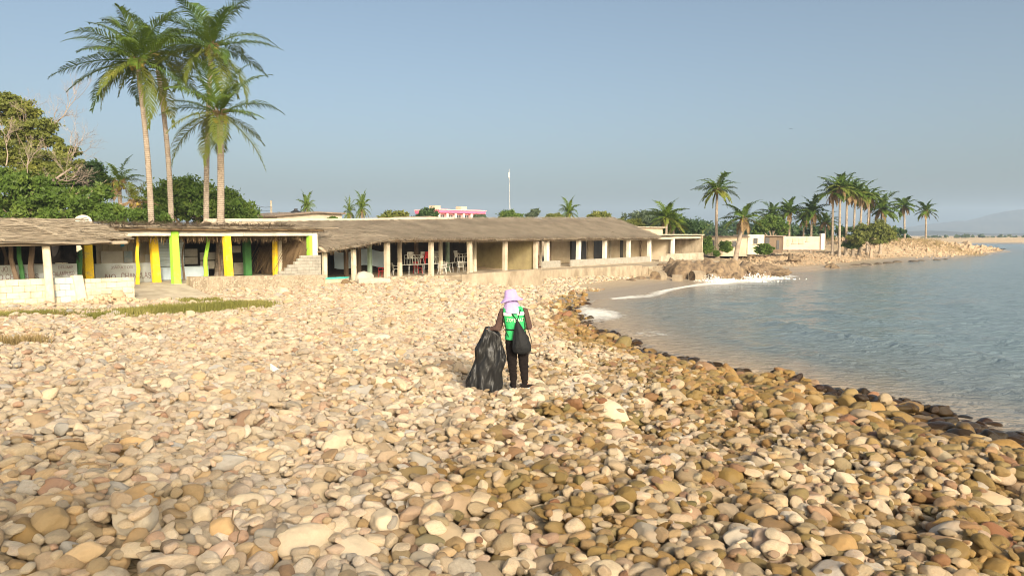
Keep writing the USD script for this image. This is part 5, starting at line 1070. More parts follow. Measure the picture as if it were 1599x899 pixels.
for k, (px_, py_, rx, ry, d_, m_, lab) in enumerate(((605, 336, 22, 11, 95, 'leaf_olive', 'broad olive tree top behind the thatch left of the pink building'), (665, 331, 18, 9, 110, 'leaf_dark', 'dark green tree top just left of the pink building'), (700, 344, 16, 5, 108, 'leaf_olive', 'low yellow-green bush in front of the pink building'),
        (798, 334, 24, 9, 120, 'leaf_green', 'wide green tree top below the thin mast'), (832, 330, 7, 6, 130, 'leaf_grey', 'thin grey tree top right of the mast'), (936, 336, 20, 9, 110, 'leaf_olive', 'rounded tree top above the right part of the thatch ridge'), (982, 346, 20, 11, 98, 'leaf_olive', 'olive tree at the end of the thatch ridge'), (1012, 336, 22, 14, 104, 'leaf_grey', 'grey-green tree behind the end of the thatch'),
        (1072, 350, 22, 16, 100, 'leaf_dark', 'dark tree falling away right of the palms behind the flat roof'), (1045, 345, 28, 18, 106, 'leaf_green', 'big green tree behind the flat-roofed end bay'), (515, 341, 8, 4, 78, 'leaf_green', 'small green plant on the roof edge by the cream house'), (455, 336, 30, 5, 125, 'leaf_olive', 'low bushes behind the cream house'), (750, 338, 10, 5, 130, 'leaf_grey', 'grey bush right of the pink building'), (864, 336, 12, 4, 130, 'leaf_olive', 'low bush on the skyline left of the palm top'))):
    tree_px('background_tree', lab, 'tree', d_, [(px_ + g_.normal(0, rx * 0.4), py_ + abs(g_.normal(0, ry * 0.3)), rx * 0.62, ry * 0.75) for _ in range(4)] + [(px_ + 3, py_ + ry * 0.7, rx, ry * 0.7), (px_ - 4, py_ + ry * 1.1, rx * 1.1, ry * 0.7)], (px_, 366), 4200, 0.2 if d_ > 80 else 0.1, m_, 300 + k, 'tree tops behind the restaurants', r0=0.1, fine=False, per=30)
tree_px('shore_tree', 'round bright green tree above the white house on the far shore', 'tree', 108, [(1192, 352, 14, 9), (1212, 350, 15, 10), (1203, 344, 14, 8), (1222, 358, 10, 8), (1186, 362, 10, 7)], (1207, 384), 7000, 0.2, 'leaf_green', 330, r0=0.25, fine=False, per=40)
tree_px('shore_tree', 'round grey-green tree at the foot of the grove palms', 'tree', 114, [(1350, 362, 16, 12), (1372, 358, 16, 14), (1385, 366, 12, 10), (1340, 372, 16, 8), (1372, 372, 20, 8)], (1360, 385), 9000, 0.2, 'leaf_olive', 331, r0=0.25, fine=False, per=40)
for k, (px_, py_, rx, ry, d_, lab) in enumerate(((1104, 380, 9, 11, 88, 'leafy green bush against the end wall of the restaurant'), (1135, 383, 10, 8, 90, 'green bush left of the leaning palm foot'), (1192, 387, 13, 7, 88, 'round green bush on the sandy bank below the white house'), (1330, 378, 14, 8, 116, 'green bush between the grove trunks'), (1118, 394, 4, 4, 80, 'tiny bush on the pale bank'))):
    tree_px('shore_bush', lab, 'bush', d_, [(px_ + g_.normal(0, rx * 0.35), py_ + g_.normal(0, ry * .2), rx * 0.6, ry * 0.7) for _ in range(4)] + [(px_ + g_.normal(0, 2), py_ + ry * .7, rx * .9, ry * .6) for _ in range(2)], (px_, py_ + ry), 3600, 0.15, 'leaf_green', 340 + k, 'green bushes along the shore bank', limbs=False, per=30)
wd = leaves([(at(px_, 362 + g_.normal(0, 2), 240), (9, 6, 2.4 + g_.uniform(0, 1.6))) for px_ in range(1085, 1240, 9)] + [(at(px_, 368, 150), (6, 4, 1.8)) for px_ in range(1215, 1400, 10)], 15000, 0.5, g_, per=50)
solo('woodland', wd, 'leaf_dark', 'low bluish wood along the skyline behind the shore houses', 'woodland', kind='stuff')
wd = leaves([(at(px_, 365 + g_.normal(0, 1.0), 190), (9, 6, 2.0 + g_.uniform(0, 1.0))) for px_ in range(380, 1090, 14)], 15000, 0.45, g_, per=50)
solo('scrubland', wd, 'leaf_olive', 'scrub and low trees on the skyline behind the roofs', 'scrub', kind='stuff')
tree_px('shade_tree', 'leafy tree beside the viewer, out of the picture, whose shade falls on the left pebbles', 'tree', 3.0, [], (799, 450), 10, 0.1, 'leaf_green', 1) if False else None
bt = np.array([0.8, -6.3, 0.0]); bt = gz(bt); t = thing('shade_tree', 'leafy tree standing beside the viewer, its shade lying on the pebbles at lower left', 'tree', bt)
blob = [(np.array([-1.0, 0.4, 5.2]), (2.0, 1.9, 0.8)), (np.array([0.3, -0.2, 4.6]), (1.3, 1.4, 0.7)), (np.array([-2.2, 0.2, 4.9]), (1.6, 1.4, 0.7)), (np.array([-0.6, 1.0, 4.3]), (1.4, 1.2, 0.6))]
part(t, 'crown', leaves(blob, 15000, 0.13, np.random.default_rng(8)), 'leaf_green')
part(t, 'trunk', MB().tube([[0, 0, -0.2], [-0.1, 0, 2], [-0.5, 0.3, 4.2], [-0.9, 0.4, 5.2]], [0.22, 0.17, 0.12, 0.04], 8).mesh(), 'trunk')

wd = leaves([(at(px_, 371.5 + g_.normal(0, .6), 430 + 0.6 * (px_ - 1400)), (14, 9, 1.5 + g_.uniform(0, 1.2))) for px_ in range(1470, 1760, 9)], 9000, 0.8, g_, per=40)
solo('far_woodland', wd, 'leaf_grey', 'low hazy scrub above the beach on the far side of the bay', 'woodland', kind='stuff')

# grass on the beach
def tuft_patch(pts, n, h, m_, label, seed, name='grass'):
    g = np.random.default_rng(seed); pts = np.array(pts, float); k = g.integers(0, len(pts), n)
    x = pts[k, 0] + g.normal(0, 1, n) * pts[k, 2]; y = pts[k, 1] + g.normal(0, 1, n) * pts[k, 3]
    z = ground_z(x, y); p = np.stack([x, y, z], 1); ang = g.uniform(0, 6.28, n); le = h * g.uniform(0.4, 1.2, n)
    ln = np.stack([np.cos(ang), np.sin(ang), 0 * ang], 1) * (le * g.uniform(0.1, 0.6, n))[:, None]; s = np.stack([-np.sin(ang), np.cos(ang), 0 * ang], 1) * 0.014
    m1 = p + ln * 0.4 + np.stack([0 * le, 0 * le, le * 0.65], 1); e = p + ln + np.stack([0 * le, 0 * le, le], 1)
    solo(name, MB().quads(p - s, p + s, m1 + s * 0.8, m1 - s * 0.8).tris(m1 - s * 0.8, m1 + s * 0.8, e).mesh(), m_, label, 'grass', kind='stuff')
def gpt(px_, py_, rx, ry):
    q = atz(px_, py_, 1.12); k = q[1] / F_PX; return (q[0], q[1], rx * k, ry)
tuft_patch([gpt(400, 480, 12, 0.35), gpt(370, 482, 14, 0.6), gpt(335, 486, 16, 0.8), gpt(300, 489, 18, 0.9), gpt(260, 492, 18, 0.9), gpt(225, 496, 18, 0.7)], 12000, 0.36, 'grass_blade', 'green strip of low grass running across the pebbles before the pebbled wall', 1)
tuft_patch([gpt(225, 494, 14, 0.4), gpt(190, 494, 14, 0.4), gpt(150, 503, 9, 0.3), gpt(60, 497, 20, 0.4), gpt(115, 492, 20, 0.4), gpt(10, 499, 16, .3), gpt(200, 490, 20, .3)], 9000, 0.24, 'grass_blade', 'thin yellow-green grass below the whitewashed wall', 2)
tuft_patch([gpt(15, 500, 14, 0.4), gpt(90, 496, 12, 0.3), gpt(200, 500, 25, 0.4)], 2500, 0.2, 'dry_grass', 'dry brown grass at the left edge below the wall', 3)
q = atz(28, 549, 1.3)
tuft_patch([(q[0], q[1], 0.28, 0.14), (q[0] + 0.35, q[1], 0.16, 0.14), (q[0] - 0.5, q[1], 0.3, 0.12)], 1500, 0.36, 'dry_grass', 'dry clump of grass and twigs on the stones at the left edge', 4, 'dry_clump')
tuft_patch([gpt(295, 466, 9, 0.25), gpt(330, 465, 8, 0.2)], 900, 0.2, 'grass_blade', 'small green weeds at the foot of the concrete apron', 5)

# ---------------------------------------------------------------- the person with the rubbish bag
def ball(p, r, n=20): return manifold3d.Manifold.sphere(r, n).translate([float(q) for q in p])
def bones(bs, length=0.018, it=14, lam=0.5, crease=0.0):
    m = manifold3d.Manifold()
    for p, r, q, s in bs: m = m + (ball(p, r) + ball(q, s)).hull()
    m = m.refine_to_length(length); g = m.to_mesh()
    t = trimesh.Trimesh(g.vert_properties[:, :3], g.tri_verts, process=True)
    if it: trimesh.smoothing.filter_taubin(t, lamb=lam, nu=lam + 0.03, iterations=it)
    v = np.array(t.vertices)
    if crease:                                                        # folds of cloth, mostly across the limb
        n = meshkit.fbm(v * [13, 13, 26] + 3.3, 3, 5) - .5; n2 = np.sin(v[:, 2] * 95 + 9 * meshkit.noise(v * 9, 2)) * .25
        v = v + np.array(t.vertex_normals) * (crease * (n * 2 + n2))[:, None]
    return v, np.array(t.faces)
def loft(rows, sides=40, th0=0.0, th1=2 * math.pi, thick=0.0, wob=None, cap=True, power=2.0):
    """rows: (z, cx, cy, half width, half depth); theta 0 = right, pi/2 = away from the viewer"""
    full = abs(th1 - th0 - 2 * math.pi) < 1e-6
    th = np.linspace(th0, th1, sides, endpoint=not full); v = []
    for k, (z, cx_, cy_, hw, hd) in enumerate(rows):
        c, s = np.cos(th), np.sin(th); e = 2 / power
        x = cx_ + hw * np.sign(c) * np.abs(c) ** e; y = cy_ + hd * np.sign(s) * np.abs(s) ** e; zz = np.full(sides, float(z))
        if wob is not None:
            o = wob(th, k / (len(rows) - 1)); x, y = cx_ + (x - cx_) * (1 + o), cy_ + (y - cy_) * (1 + o)
        v.append(np.stack([x, y, zz], 1))
    n = len(rows); v = np.vstack(v); m = sides if full else sides - 1
    i = (np.arange(n - 1)[:, None] * sides + np.arange(m)).ravel(); j = (np.arange(n - 1)[:, None] * sides + (np.arange(m) + 1) % sides).ravel()
    f = np.vstack([np.stack([i, j, j + sides], 1), np.stack([i, j + sides, i + sides], 1)])
    if rows[0][0] > rows[-1][0]: f = f[:, ::-1]
    if cap and full:
        k0 = len(v); v = np.vstack([v, [[rows[0][1], rows[0][2], rows[0][0]], [rows[-1][1], rows[-1][2], rows[-1][0]]]]); a = np.arange(sides); a2 = (a + 1) % sides; e = (n - 1) * sides
        c0, c1 = np.stack([np.full(sides, k0), a2, a], 1), np.stack([np.full(sides, k0 + 1), e + a, e + a2], 1)
        if rows[0][0] > rows[-1][0]: c0, c1 = c0[:, ::-1], c1[:, ::-1]
        f = np.vstack([f, c0, c1])
    if thick:
        ctr = np.array([[np.mean([r[1] for r in rows]), np.mean([r[2] for r in rows]), 0]]); inn = v.copy(); d = inn[:, :2] - ctr[:, :2]; inn[:, :2] -= d / (np.linalg.norm(d, axis=1, keepdims=True) + 1e-9) * thick
        f = np.vstack([f, f[:, ::-1] + len(v)]); v = np.vstack([v, inn])
    return v, f
# stand her where the photograph has her feet
dist = 11.5
for _ in range(30):
    q = at(812, 607, dist); dist += 0.4 * (q[2] - top_z(q[0], q[1], 0.12)) * (dist / 2.4) * 0.8
PO = at(812, 607, dist); PO[2] = top_z(PO[0], PO[1], 0.12) - 0.01
KS = dist / 11.5
print('person at', PO, dist)
person = thing('person', 'person in lilac sun hat and green vest, seen from behind, holding a black rubbish bag', 'person', PO)
A = lambda *c: np.array(c, float)
hipL, knL, anL = A(-.135, .0, .80), A(-.125, -.015, .44), A(-.105, .03, .095)
hipR, knR, anR = A(.035, .0, .80), A(.055, -.01, .44), A(.075, .0, .095)
pel, wai, che, nek, hed = A(-.05, 0, .84), A(-.07, .0, .98), A(-.10, .005, 1.16), A(-.13, .025, 1.31), A(-.145, .035, 1.43)
shL, elL, wrL = A(-.265, .01, 1.235), A(-.35, .0, .995), A(-.475, .07, .965)
shR, elR, wrR = A(.065, .01, 1.245), A(.135, .04, 1.01), A(.09, .24, .985)
S_ = 1.0
body_b = [(pel, .12, wai, .10), (wai, .10, che, .115), (che, .115, nek, .05), (nek, .045, hed - [0, 0, .06], .05), (shL, .05, che, .1), (shR, .05, che, .1), (shL, .046, elL, .036), (elL, .036, wrL, .024), (shR, .046, elR, .036), (elR, .036, wrR, .024),
          (pel + [-.07, 0, 0], .1, hipL, .085), (pel + [.07, 0, 0], .1, hipR, .085), (hipL, .082, knL, .052), (knL, .05, anL, .034), (hipR, .082, knR, .052), (knR, .05, anR, .034), (anL, .034, anL + [0.0, .10, -.06], .028), (anR, .034, anR + [.09, .06, -.06], .028),
          (hed, .088, hed + [0, .0, .05], .085), (hed + [0, .02, -.05], .06, hed + [0, .05, -.02], .06), (hed + [0, .09, -.01], .013, hed + [0, .078, .03], .009), (hed + [-.085, 0, -.015], .014, hed + [-.088, -.01, .02], .012), (hed + [.085, 0, -.015], .014, hed + [.088, -.01, .02], .012),
          (hed + [-.02, .084, -.055], .008, hed + [.02, .084, -.055], .008)]
def hand(w, d, side, curl):
    d = d / np.linalg.norm(d); up = A(0, 0, 1.0); acr = np.cross(d, up); acr /= np.linalg.norm(acr); dn = np.cross(acr, d) * -1
    pc = w + d * .045; out = [(w, .022, w + d * .03, .022)]
    for k, (o, ln) in enumerate(((-.027, .062), (-.009, .072), (.010, .068), (.027, .052))):
        r0 = w + d * .075 + acr * o; out.append((w + d * .02 + acr * o * .6, .014, r0, .0125))
        p, dd = r0, d
        for j, fr in enumerate((.42, .32, .26)):
            a = curl * (j + 0.7) * 0.62; dd = d * math.cos(a) + dn * math.sin(a); e = p + dd * ln * fr; out.append((p, .0092 - .0007 * j, e, .0086 - .0008 * j)); p = e
    tb = w + d * .025 + acr * side * .026; t1 = tb + (d * .5 + acr * side * .5 + dn * .5) / 0.87 * .036; t2 = t1 + (d * .7 + dn * .7) * .03
    return out + [(tb, .0125, t1, .0105), (t1, .0105, t2, .008)]
body_b += hand(wrL, A(-.9, .3, -.1), 1, 1.0) + hand(wrR, A(-.4, .9, 0), -1, 0.7)
part(person, 'body', bones(body_b, 0.012, 6, 0.4), 'skin', True)
def shirt_wr(p): return p
part(person, 'shirt', bones([(pel + [0, 0, -.04], .135, wai, .125), (wai, .125, che, .128), (che, .125, nek + [0, 0, -.03], .06), (shL, .066, che, .11), (shR, .066, che, .11), (shL, .068, elL, .058), (elL, .06, wrL + [.012, 0, 0], .036), (shR, .068, elR, .058), (elR, .06, wrR, .036),
      (pel + [-.06, 0, -.05], .11, pel + [.06, 0, -.05], .115)], 0.012, 10, crease=.011), 'brown_shirt', True)
part(person, 'trousers', bones([(pel + [-.065, 0, -.03], .118, hipL, .105), (pel + [.065, 0, -.03], .122, hipR, .108), (hipL, .104, knL, .074), (knL, .072, anL + [0, 0, .06], .055), (hipR, .106, knR, .076), (knR, .074, anR + [0, 0, .06], .056), (anL + [0, 0, .1], .062, anL + [0, 0, .03], .05), (anR + [0, 0, .1], .062, anR + [0, 0, .03], .05)], 0.012, 8, crease=.011), 'black_cloth', True)
for an, to, nm in ((anL, A(-.03, .15, 0), ''), (anR, A(.125, .085, 0), '')):
    to = to / np.linalg.norm(to) * .15; hl = an - to * .35
    sh = part(person, 'shoe', bones([(A(*hl[:2], .05), .042, A(*(an + to * .25)[:2], .06), .042), (A(*(an + to * .25)[:2], .05), .042, A(*(an + to)[:2], .04), .034), (A(*an[:2], .05), .04, an, .042)], 0.014, 6), 'black_cloth', True)
    so = bones([(A(*hl[:2], .028), .047, A(*(an + to * .3)[:2], .03), .05), (A(*(an + to * .3)[:2], .03), .05, A(*(an + to * 1.05)[:2], .026), .042)], 0.014, 4); so[0][:, 2] = np.clip(so[0][:, 2], 0.0, 0.036)
    part(sh, 'sole', so, 'reflective')
VR = [(.815, -.065, 0, .178, .150), (.86, -.066, 0, .172, .146), (.97, -.072, 0, .158, .140), (1.06, -.085, 0, .168, .143), (1.15, -.098, 0, .176, .145), (1.22, -.102, .004, .192, .148), (1.28, -.105, .012, .182, .128), (1.335, -.115, .02, .13, .09)]
vz = np.array([r[0] for r in VR])
def vest_at(x, z, off):
    c = [np.interp(z, vz, [r[k] for r in VR]) for k in (1, 2, 3, 4)]; u = np.clip((x - c[0]) / c[2], -.995, .995)
    return c[1] - c[3] * np.sqrt(1 - u * u) - off
fold = lambda th, t: 0.018 * np.sin(th * 5 + 6 * t) * (1 - t) + 0.012 * np.sin(th * 9 - 9 * t)
fine = [tuple(np.interp(z, vz, [r[k] for r in VR]) for k in range(5)) for z in np.linspace(.815, 1.335, 26)]
vest = part(person, 'vest', loft(fine, 48, wob=fold, cap=False, thick=0.006), 'vest_green', True)
def patch(x0f, x1f, z0, z1, off, n=10, m=3):
    zs = np.linspace(z0, z1, m); v = []
    for z in zs:
        xs = np.linspace(x0f(z), x1f(z), n); v.append(np.stack([xs, vest_at(xs, z, off), np.full(n, z)], 1))
    v = np.vstack(v); i = (np.arange(m - 1)[:, None] * n + np.arange(n - 1)).ravel(); f = np.vstack([np.stack([i, i + 1, i + n + 1], 1), np.stack([i, i + n + 1, i + n], 1)])
    return np.vstack([v, v + [0, .004, 0]]), np.vstack([f, f[:, ::-1] + len(v)])
part(vest, 'reflective_band', patch(lambda z: -.262, lambda z: -.135, 1.195, 1.245, .009), 'reflective'); part(vest, 'reflective_band', patch(lambda z: -.04, lambda z: .066, 1.205, 1.255, .009), 'reflective')
part(vest, 'waist_strap', patch(lambda z: -.235, lambda z: .09, .965, .985, .010, 16), 'black_cloth')
for side in (-1, 1):
    zz = np.linspace(.87, 1.29, 12); xx_ = np.array([np.interp(z, vz, [r[1] for r in VR]) + side * np.interp(z, vz, [r[3] for r in VR]) * np.interp(z, [.86, 1.0, 1.15, 1.28], [.96, .93, .86, .9]) for z in zz])
    part(vest, 'piping', MB().tube(np.stack([xx_, [vest_at(x, z, .006) for x, z in zip(xx_, zz)], zz], 1), .007, 5).mesh(), 'black_cloth')
tx_ = paint_text('ZOFEMAT', .052, .004)
tx_[0][:, 0] *= .27 / np.ptp(tx_[0][:, 0]); X = tx_[0][:, 0] - .215; Z = tx_[0][:, 1] + 1.105
part(vest, 'lettering', (np.stack([X, np.array([vest_at(x, z, .012) for x, z in zip(X, Z)]) - tx_[0][:, 2], Z], 1), tx_[1]), 'reflective')
def lathe(prof, sides=36):
    g = trimesh.creation.revolve(prof, sections=sides); return np.array(g.vertices), np.array(g.faces)
hat = lathe([[0, .135], [.06, .135], [.084, .124], [.094, .09], [.105, .03], [.112, .012], [.182, -.045], [.186, -.051], [.18, -.054], [.108, .0], [.098, .02], [.08, .09], [0, .115]])
hv = hat[0]; hv[:, 2] += .008 * np.sin(np.arctan2(hv[:, 1], hv[:, 0]) * 3) * (np.hypot(hv[:, 0], hv[:, 1]) > .12)
part(person, 'sun_hat', move((hv, hat[1]), TR(hed + [0.005, 0, .032], rx=-.10, ry=-.16)), 'lilac', 40)
fl = [(1.445, -.145, .03, .10, .10), (1.40, -.140, .025, .105, .107), (1.34, -.13, .018, .12, .12), (1.29, -.122, .008, .14, .145), (1.25, -.118, -.0, .148, .162), (1.235, -.105, -.006, .128, .166)]
flz = np.linspace(1.445, 1.235, 16); a_ = np.array(fl)[::-1]
flf = [(z, *[np.interp(z, a_[:, 0], a_[:, k]) for k in range(1, 5)]) for z in flz]
part(person, 'neck_flap', loft(flf, 44, math.pi * 0.72, math.pi * 2.28, thick=.004, wob=lambda th, t: .05 * t * np.sin(th * 6 + 2 * t) + .02 * np.sin(th * 13) * t), 'flap_lilac', True)
part(person, 'hair', bones([(hed + [0, -.01, .02], .096, hed + [0, -.02, -.03], .088)], 0.02, 3), 'hair', True)

db = thing('drawstring_bag', 'slouchy black drawstring backpack hanging low on the back of the green vest', 'backpack', PO)
rows = [(1.125, -.045, -.165, .012, .012), (1.09, -.04, -.17, .03, .024), (1.02, -.025, -.185, .058, .04), (.94, -.005, -.20, .088, .055), (.86, .005, -.21, .112, .07), (.78, .015, -.215, .135, .085), (.71, .022, -.215, .148, .09), (.655, .024, -.21, .142, .082), (.62, .022, -.205, .11, .06), (.605, .02, -.2, .05, .03)]
ra = np.array(rows)[::-1]; rz = np.linspace(1.125, .605, 34); rowsf = [(z, *[np.interp(z, ra[:, 0], ra[:, k]) for k in range(1, 5)]) for z in rz]
part(db, 'sack', loft(rowsf, 44, wob=lambda th, t: .07 * np.sin(th * 4 + 3 * t + 1) * np.sin(t * 3.1) + .05 * np.sin(th * 9 - 5 * t) * (1 - t * .5)), 'nylon', True)
for x1, sx in ((-.17, 1), (.004, 1)):
    zz = np.linspace(1.12, 1.29, 8); xx_ = np.linspace(-.045, x1, 8); part(db, 'cord', MB().tube(np.stack([xx_, [min(vest_at(x, z, .014), np.interp(z, [1.12, 1.2], [-.17, 0])) for x, z in zip(xx_, zz)], zz], 1), .008, 6).mesh(), 'black_cloth')
for sx in (-1, 1):
    part(db, 'cord', MB().tube([[.02 + sx * .13, -.2, .66], [.02 + sx * .16, -.12, .8], [-.08 + sx * .19, -.09, 1.02], [-.1 + sx * .17, -.06, 1.2]], .006, 5).mesh(), 'black_cloth')

rbag = thing('rubbish_bag', 'big crumpled black rubbish bag held open beside the person', 'rubbish bag', PO)
zs = np.linspace(.985, -.03, 44); gb = np.random.default_rng(4)
xl = np.interp(zs, [-.03, .06, .12, .28, .5, .65, .78, .93, .985][::1], [-.83, -.87, -.875, -.80, -.71, -.72, -.65, -.575, -.55])
xr = np.interp(zs, [-.03, .05, .24, .48, .72, .87, .985], [-.29, -.285, -.30, -.215, -.285, -.315, -.50])
ths = np.linspace(0, 2 * np.pi, 96, endpoint=False); V = []
for z, a0, a1 in zip(zs, xl, xr):
    t = (.985 - z) / 1.015; hw, cx_ = (a1 - a0) / 2, (a0 + a1) / 2; hd = np.interp(t, [0, .1, .4, .8, 1], [.03, .045, .07, .10, .11])
    r = 1 + .34 * np.interp(t, [0, .2, 1], [.5, 1, .8]) * (np.abs(np.sin(ths * 3.5 + 1.3 * math.sin(2.0 * t))) ** .7 - .6) + .03 * np.sin(ths * 11 + 8 * t) + .10 * t * np.sin(ths * 3 - 6 * t)
    x, y = cx_ + hw * np.cos(ths) * (1 + (r - 1) * .25), .06 - .02 * t + hd * np.sin(ths) * r
    zz = z + .045 * np.sin(ths * 3 + 1) * t + .03 * np.sin(ths * 5) * t + (0.02 * np.cos(ths * 2) if t < .05 else 0)
    p = np.stack([x, y, np.maximum(zz, -.02)], 1)
    cr = meshkit.fbm(p * [13, 13, 2.6] + 7, 4, 31) - .5; p[:, 1] += .15 * cr * min(1, t * 4 + .2) * np.sign(np.sin(ths)); V.append(p)
V = np.vstack(V); n = 96; i = (np.arange(43)[:, None] * n + np.arange(n)).ravel(); j = (np.arange(43)[:, None] * n + (np.arange(n) + 1) % n).ravel()
F = np.vstack([np.stack([j, i, i + n], 1), np.stack([j, i + n, j + n], 1)])
part(rbag, 'sack', (np.vstack([V, V * [1, 1, 1] + [0, .0, -.003]]), np.vstack([F, F[:, ::-1] + len(V)])), 'bag_black', True)
rim = []
part(rbag, 'gathered_rim', MB().tube([[-.56, .07, .955], [-.54, .08, .985], [-.50, .075, .99], [-.42, .06, .95], [-.34, .05, .91], [-.30, .04, .86]], [.014, .018, .02, .016, .013, .008], 6).mesh(), 'bag_black', True)

# ---------------------------------------------------------------- rocks, drums and things washed up
rr = np.random.default_rng(91)
def boulder(name, label, c, r, mat_='rock', rz=0, group=None, seed=0, cat='rock', rough=.16, planes=16):
    v, f = stone_mesh(np.random.default_rng(seed), ICO4, planes, 9, 0.05)
    v = v * r; n = meshkit.fbm(v * (2.2 / max(0.5, min(r))) + seed * 3.1, 5, seed) - .5
    v = v * (1 + rough * 2 * n[:, None]); return solo(name, move((v, f), TR(c, rz=rz)), mat_, label, cat, group, smooth=45)
# brown rock shelf beyond the steps
shelf = shapely.Polygon([tuple(at(px_, 430, d_)[:2]) for px_, d_ in ((1020, 64), (1075, 62), (1130, 63.5), (1190, 66), (1225, 70), (1235, 75), (1180, 78), (1120, 76), (1060, 72), (1022, 69))])
sx_, sy_ = np.meshgrid(np.arange(9, 31, 0.22), np.arange(59, 81, 0.22)); e_ = shapely.distance(shapely.points(sx_, sy_), shelf.exterior); e_ = np.where(shapely.contains_xy(shelf, sx_, sy_), e_, -e_)
nn = meshkit.fbm(np.stack([sx_ / 1.3, sy_ / 1.3, 0 * sx_], -1), 5, 9); e2 = e_ + 1.4 * (nn - .5)
sz = -0.5 + (np.clip(e2 / 0.8, 0, 1) ** .6) * (np.interp(sx_, [12, 18, 24, 28], [1.45, 1.55, 1.1, .9]) + 1.5 * (nn - .5) + .35 * np.floor(nn * 7) / 3 - .35)
n_, m_ = sx_.shape; i = (np.arange(n_ - 1)[:, None] * m_ + np.arange(m_ - 1)).ravel(); f = np.vstack([np.stack([i, i + 1, i + m_ + 1], 1), np.stack([i, i + m_ + 1, i + m_], 1)]); v = np.stack([sx_, sy_, sz], -1).reshape(-1, 3)
f = f[(v[f][:, :, 2] > -.49).any(1)]; use = np.unique(f); bk = np.full(len(v), -1); bk[use] = np.arange(len(use))
solo('rock_shelf', (v[use], bk[f]), 'rock', 'broken brown rock shelf running out from the steps along the water', 'rock', smooth=50)
for k, (px_, py_, d_, r_, lab) in enumerate(((1176, 424, 66.5, (1.5, 1.0, .5), 'dark wedge rock at the seaward tip of the rock shelf'), (1212, 425, 68, (1.2, .8, .4), 'low dark rock just beyond the tip of the shelf'), (1300, 419, 87, (.75, .6, .6), 'isolated brown boulder standing in the shallows'), (1280, 424, 86, (.5, .4, .15), 'small flat rock awash left of the isolated boulder'),
        (1150, 434, 62.8, (.6, .5, .5), 'rock in the breaking foam in front of the shelf'), (1125, 430, 62.6, (.8, .6, .7), 'dark rock between the concrete drums and the foam'), (1000, 437, 60, (.7, .6, .3), 'pale rock at the foot of the steps'), (985, 440, 58, (.5, .5, .3), 'low rock left of the steps, half in shingle'), (1240, 405, 92, (1.3, .8, .5), 'tilted brown slab on the sand behind the shelf'), (1215, 412, 88, (1.2, .8, .35), 'flat sandy rock left of the tilted slab'))):
    boulder('shore_rock', lab, at(px_, py_, d_), r_, 'rock', rr.uniform(0, 3), 'brown rocks at the water beyond the steps', 40 + k, rough=.34, planes=8)
for k in range(9):
    px_ = 1338 + 17 * k + rr.uniform(-6, 6); q = atz(px_, 414.5 - 1.22 * k, 0.02); boulder('tide_rock', ('nearest', 'second', 'third', 'fourth', 'fifth', 'sixth', 'seventh', 'eighth', 'ninth')[k] + ' low dark tide-line rock counted from the isolated boulder outwards', q, (rr.uniform(.35, 1.0), rr.uniform(.25, .5), rr.uniform(.12, .25)), 'dark_rock', rr.uniform(-.3, .6), 'low dark rocks along the far tide line', 70 + k)
def drum(c, rz, r, L, label, seed):
    t = thing('concrete_drum', label, 'concrete cylinder', c, rz, 'toppled concrete cylinders at the rocks'); th = np.linspace(0, 2 * np.pi, 28, endpoint=False); g = np.random.default_rng(seed)
    rw = []
    for x in np.linspace(0, L, 6): rw.append(np.stack([np.full(28, x), r * (1 + .03 * g.normal(size=28)) * np.cos(th), r * (1 + .03 * g.normal(size=28)) * np.sin(th)], 1))
    v = np.vstack(rw); i = (np.arange(5)[:, None] * 28 + np.arange(28)).ravel(); j = (np.arange(5)[:, None] * 28 + (np.arange(28) + 1) % 28).ravel(); f = np.vstack([np.stack([i, j, j + 28], 1), np.stack([i, j + 28, i + 28], 1)])
    part(t, 'shell', (v, f), 'old_concrete', 50)
    for x, s in ((0.03, 1), (L - .03, -1)): part(t, 'end_face', hull([[x, r * .97 * math.cos(a), r * .97 * math.sin(a)] for a in th] + [[x + .04 * s, r * .9 * math.cos(a), r * .9 * math.sin(a)] for a in th]), 'rock')
for k, (px_, py_, d_, rz_, lab) in enumerate(((1031, 432, 60.3, 55, 'toppled concrete cylinder nearest the steps'), (1058, 433, 60.6, -15, 'toppled concrete cylinder, second from the steps'), (1088, 432, 61.3, 25, 'toppled concrete cylinder leaning under the rock shelf'), (1113, 430, 62.0, 30, 'toppled concrete cylinder closest to the breaking wave'))):
    c = at(px_ - 8, py_ + (1, 4, 0, 4)[k], d_); drum(c, rz_, (.5, .42, .48, .38)[k], (1.2, .8, 1.1, .8)[k], lab, k)
# breaking water on the rocks
for k, (px_, py_, d_, sx2, sz2, lab) in enumerate(((1110, 436, 61.5, 1.1, .32, 'white splash where the sea breaks at the drums'), (1180, 433, 64.8, 1.6, .35, 'white splash in front of the dark wedge rock'), (1140, 438, 61.0, 1.7, .2, 'low line of foam between the two splashes'))):
    b_ = MB(); g = np.random.default_rng(60 + k); sv, sf = trimesh.creation.icosphere(1).vertices, trimesh.creation.icosphere(1).faces; c = at(px_, py_, d_)
    for q in range(420):
        o = g.normal(0, 1, 3) * [sx2, .45, sz2]; o[2] = .7 * abs(o[2]) * math.exp(-(o[0] / sx2) ** 2 * .5); b_.add(sv * g.uniform(.01, .045) * g.uniform(.7, 1.5, 3) + [c[0] + o[0], c[1] + o[1], .02 + o[2]], sf)
    solo('splash', b_.mesh(), 'foam', lab, 'foam', kind='stuff', smooth=True)
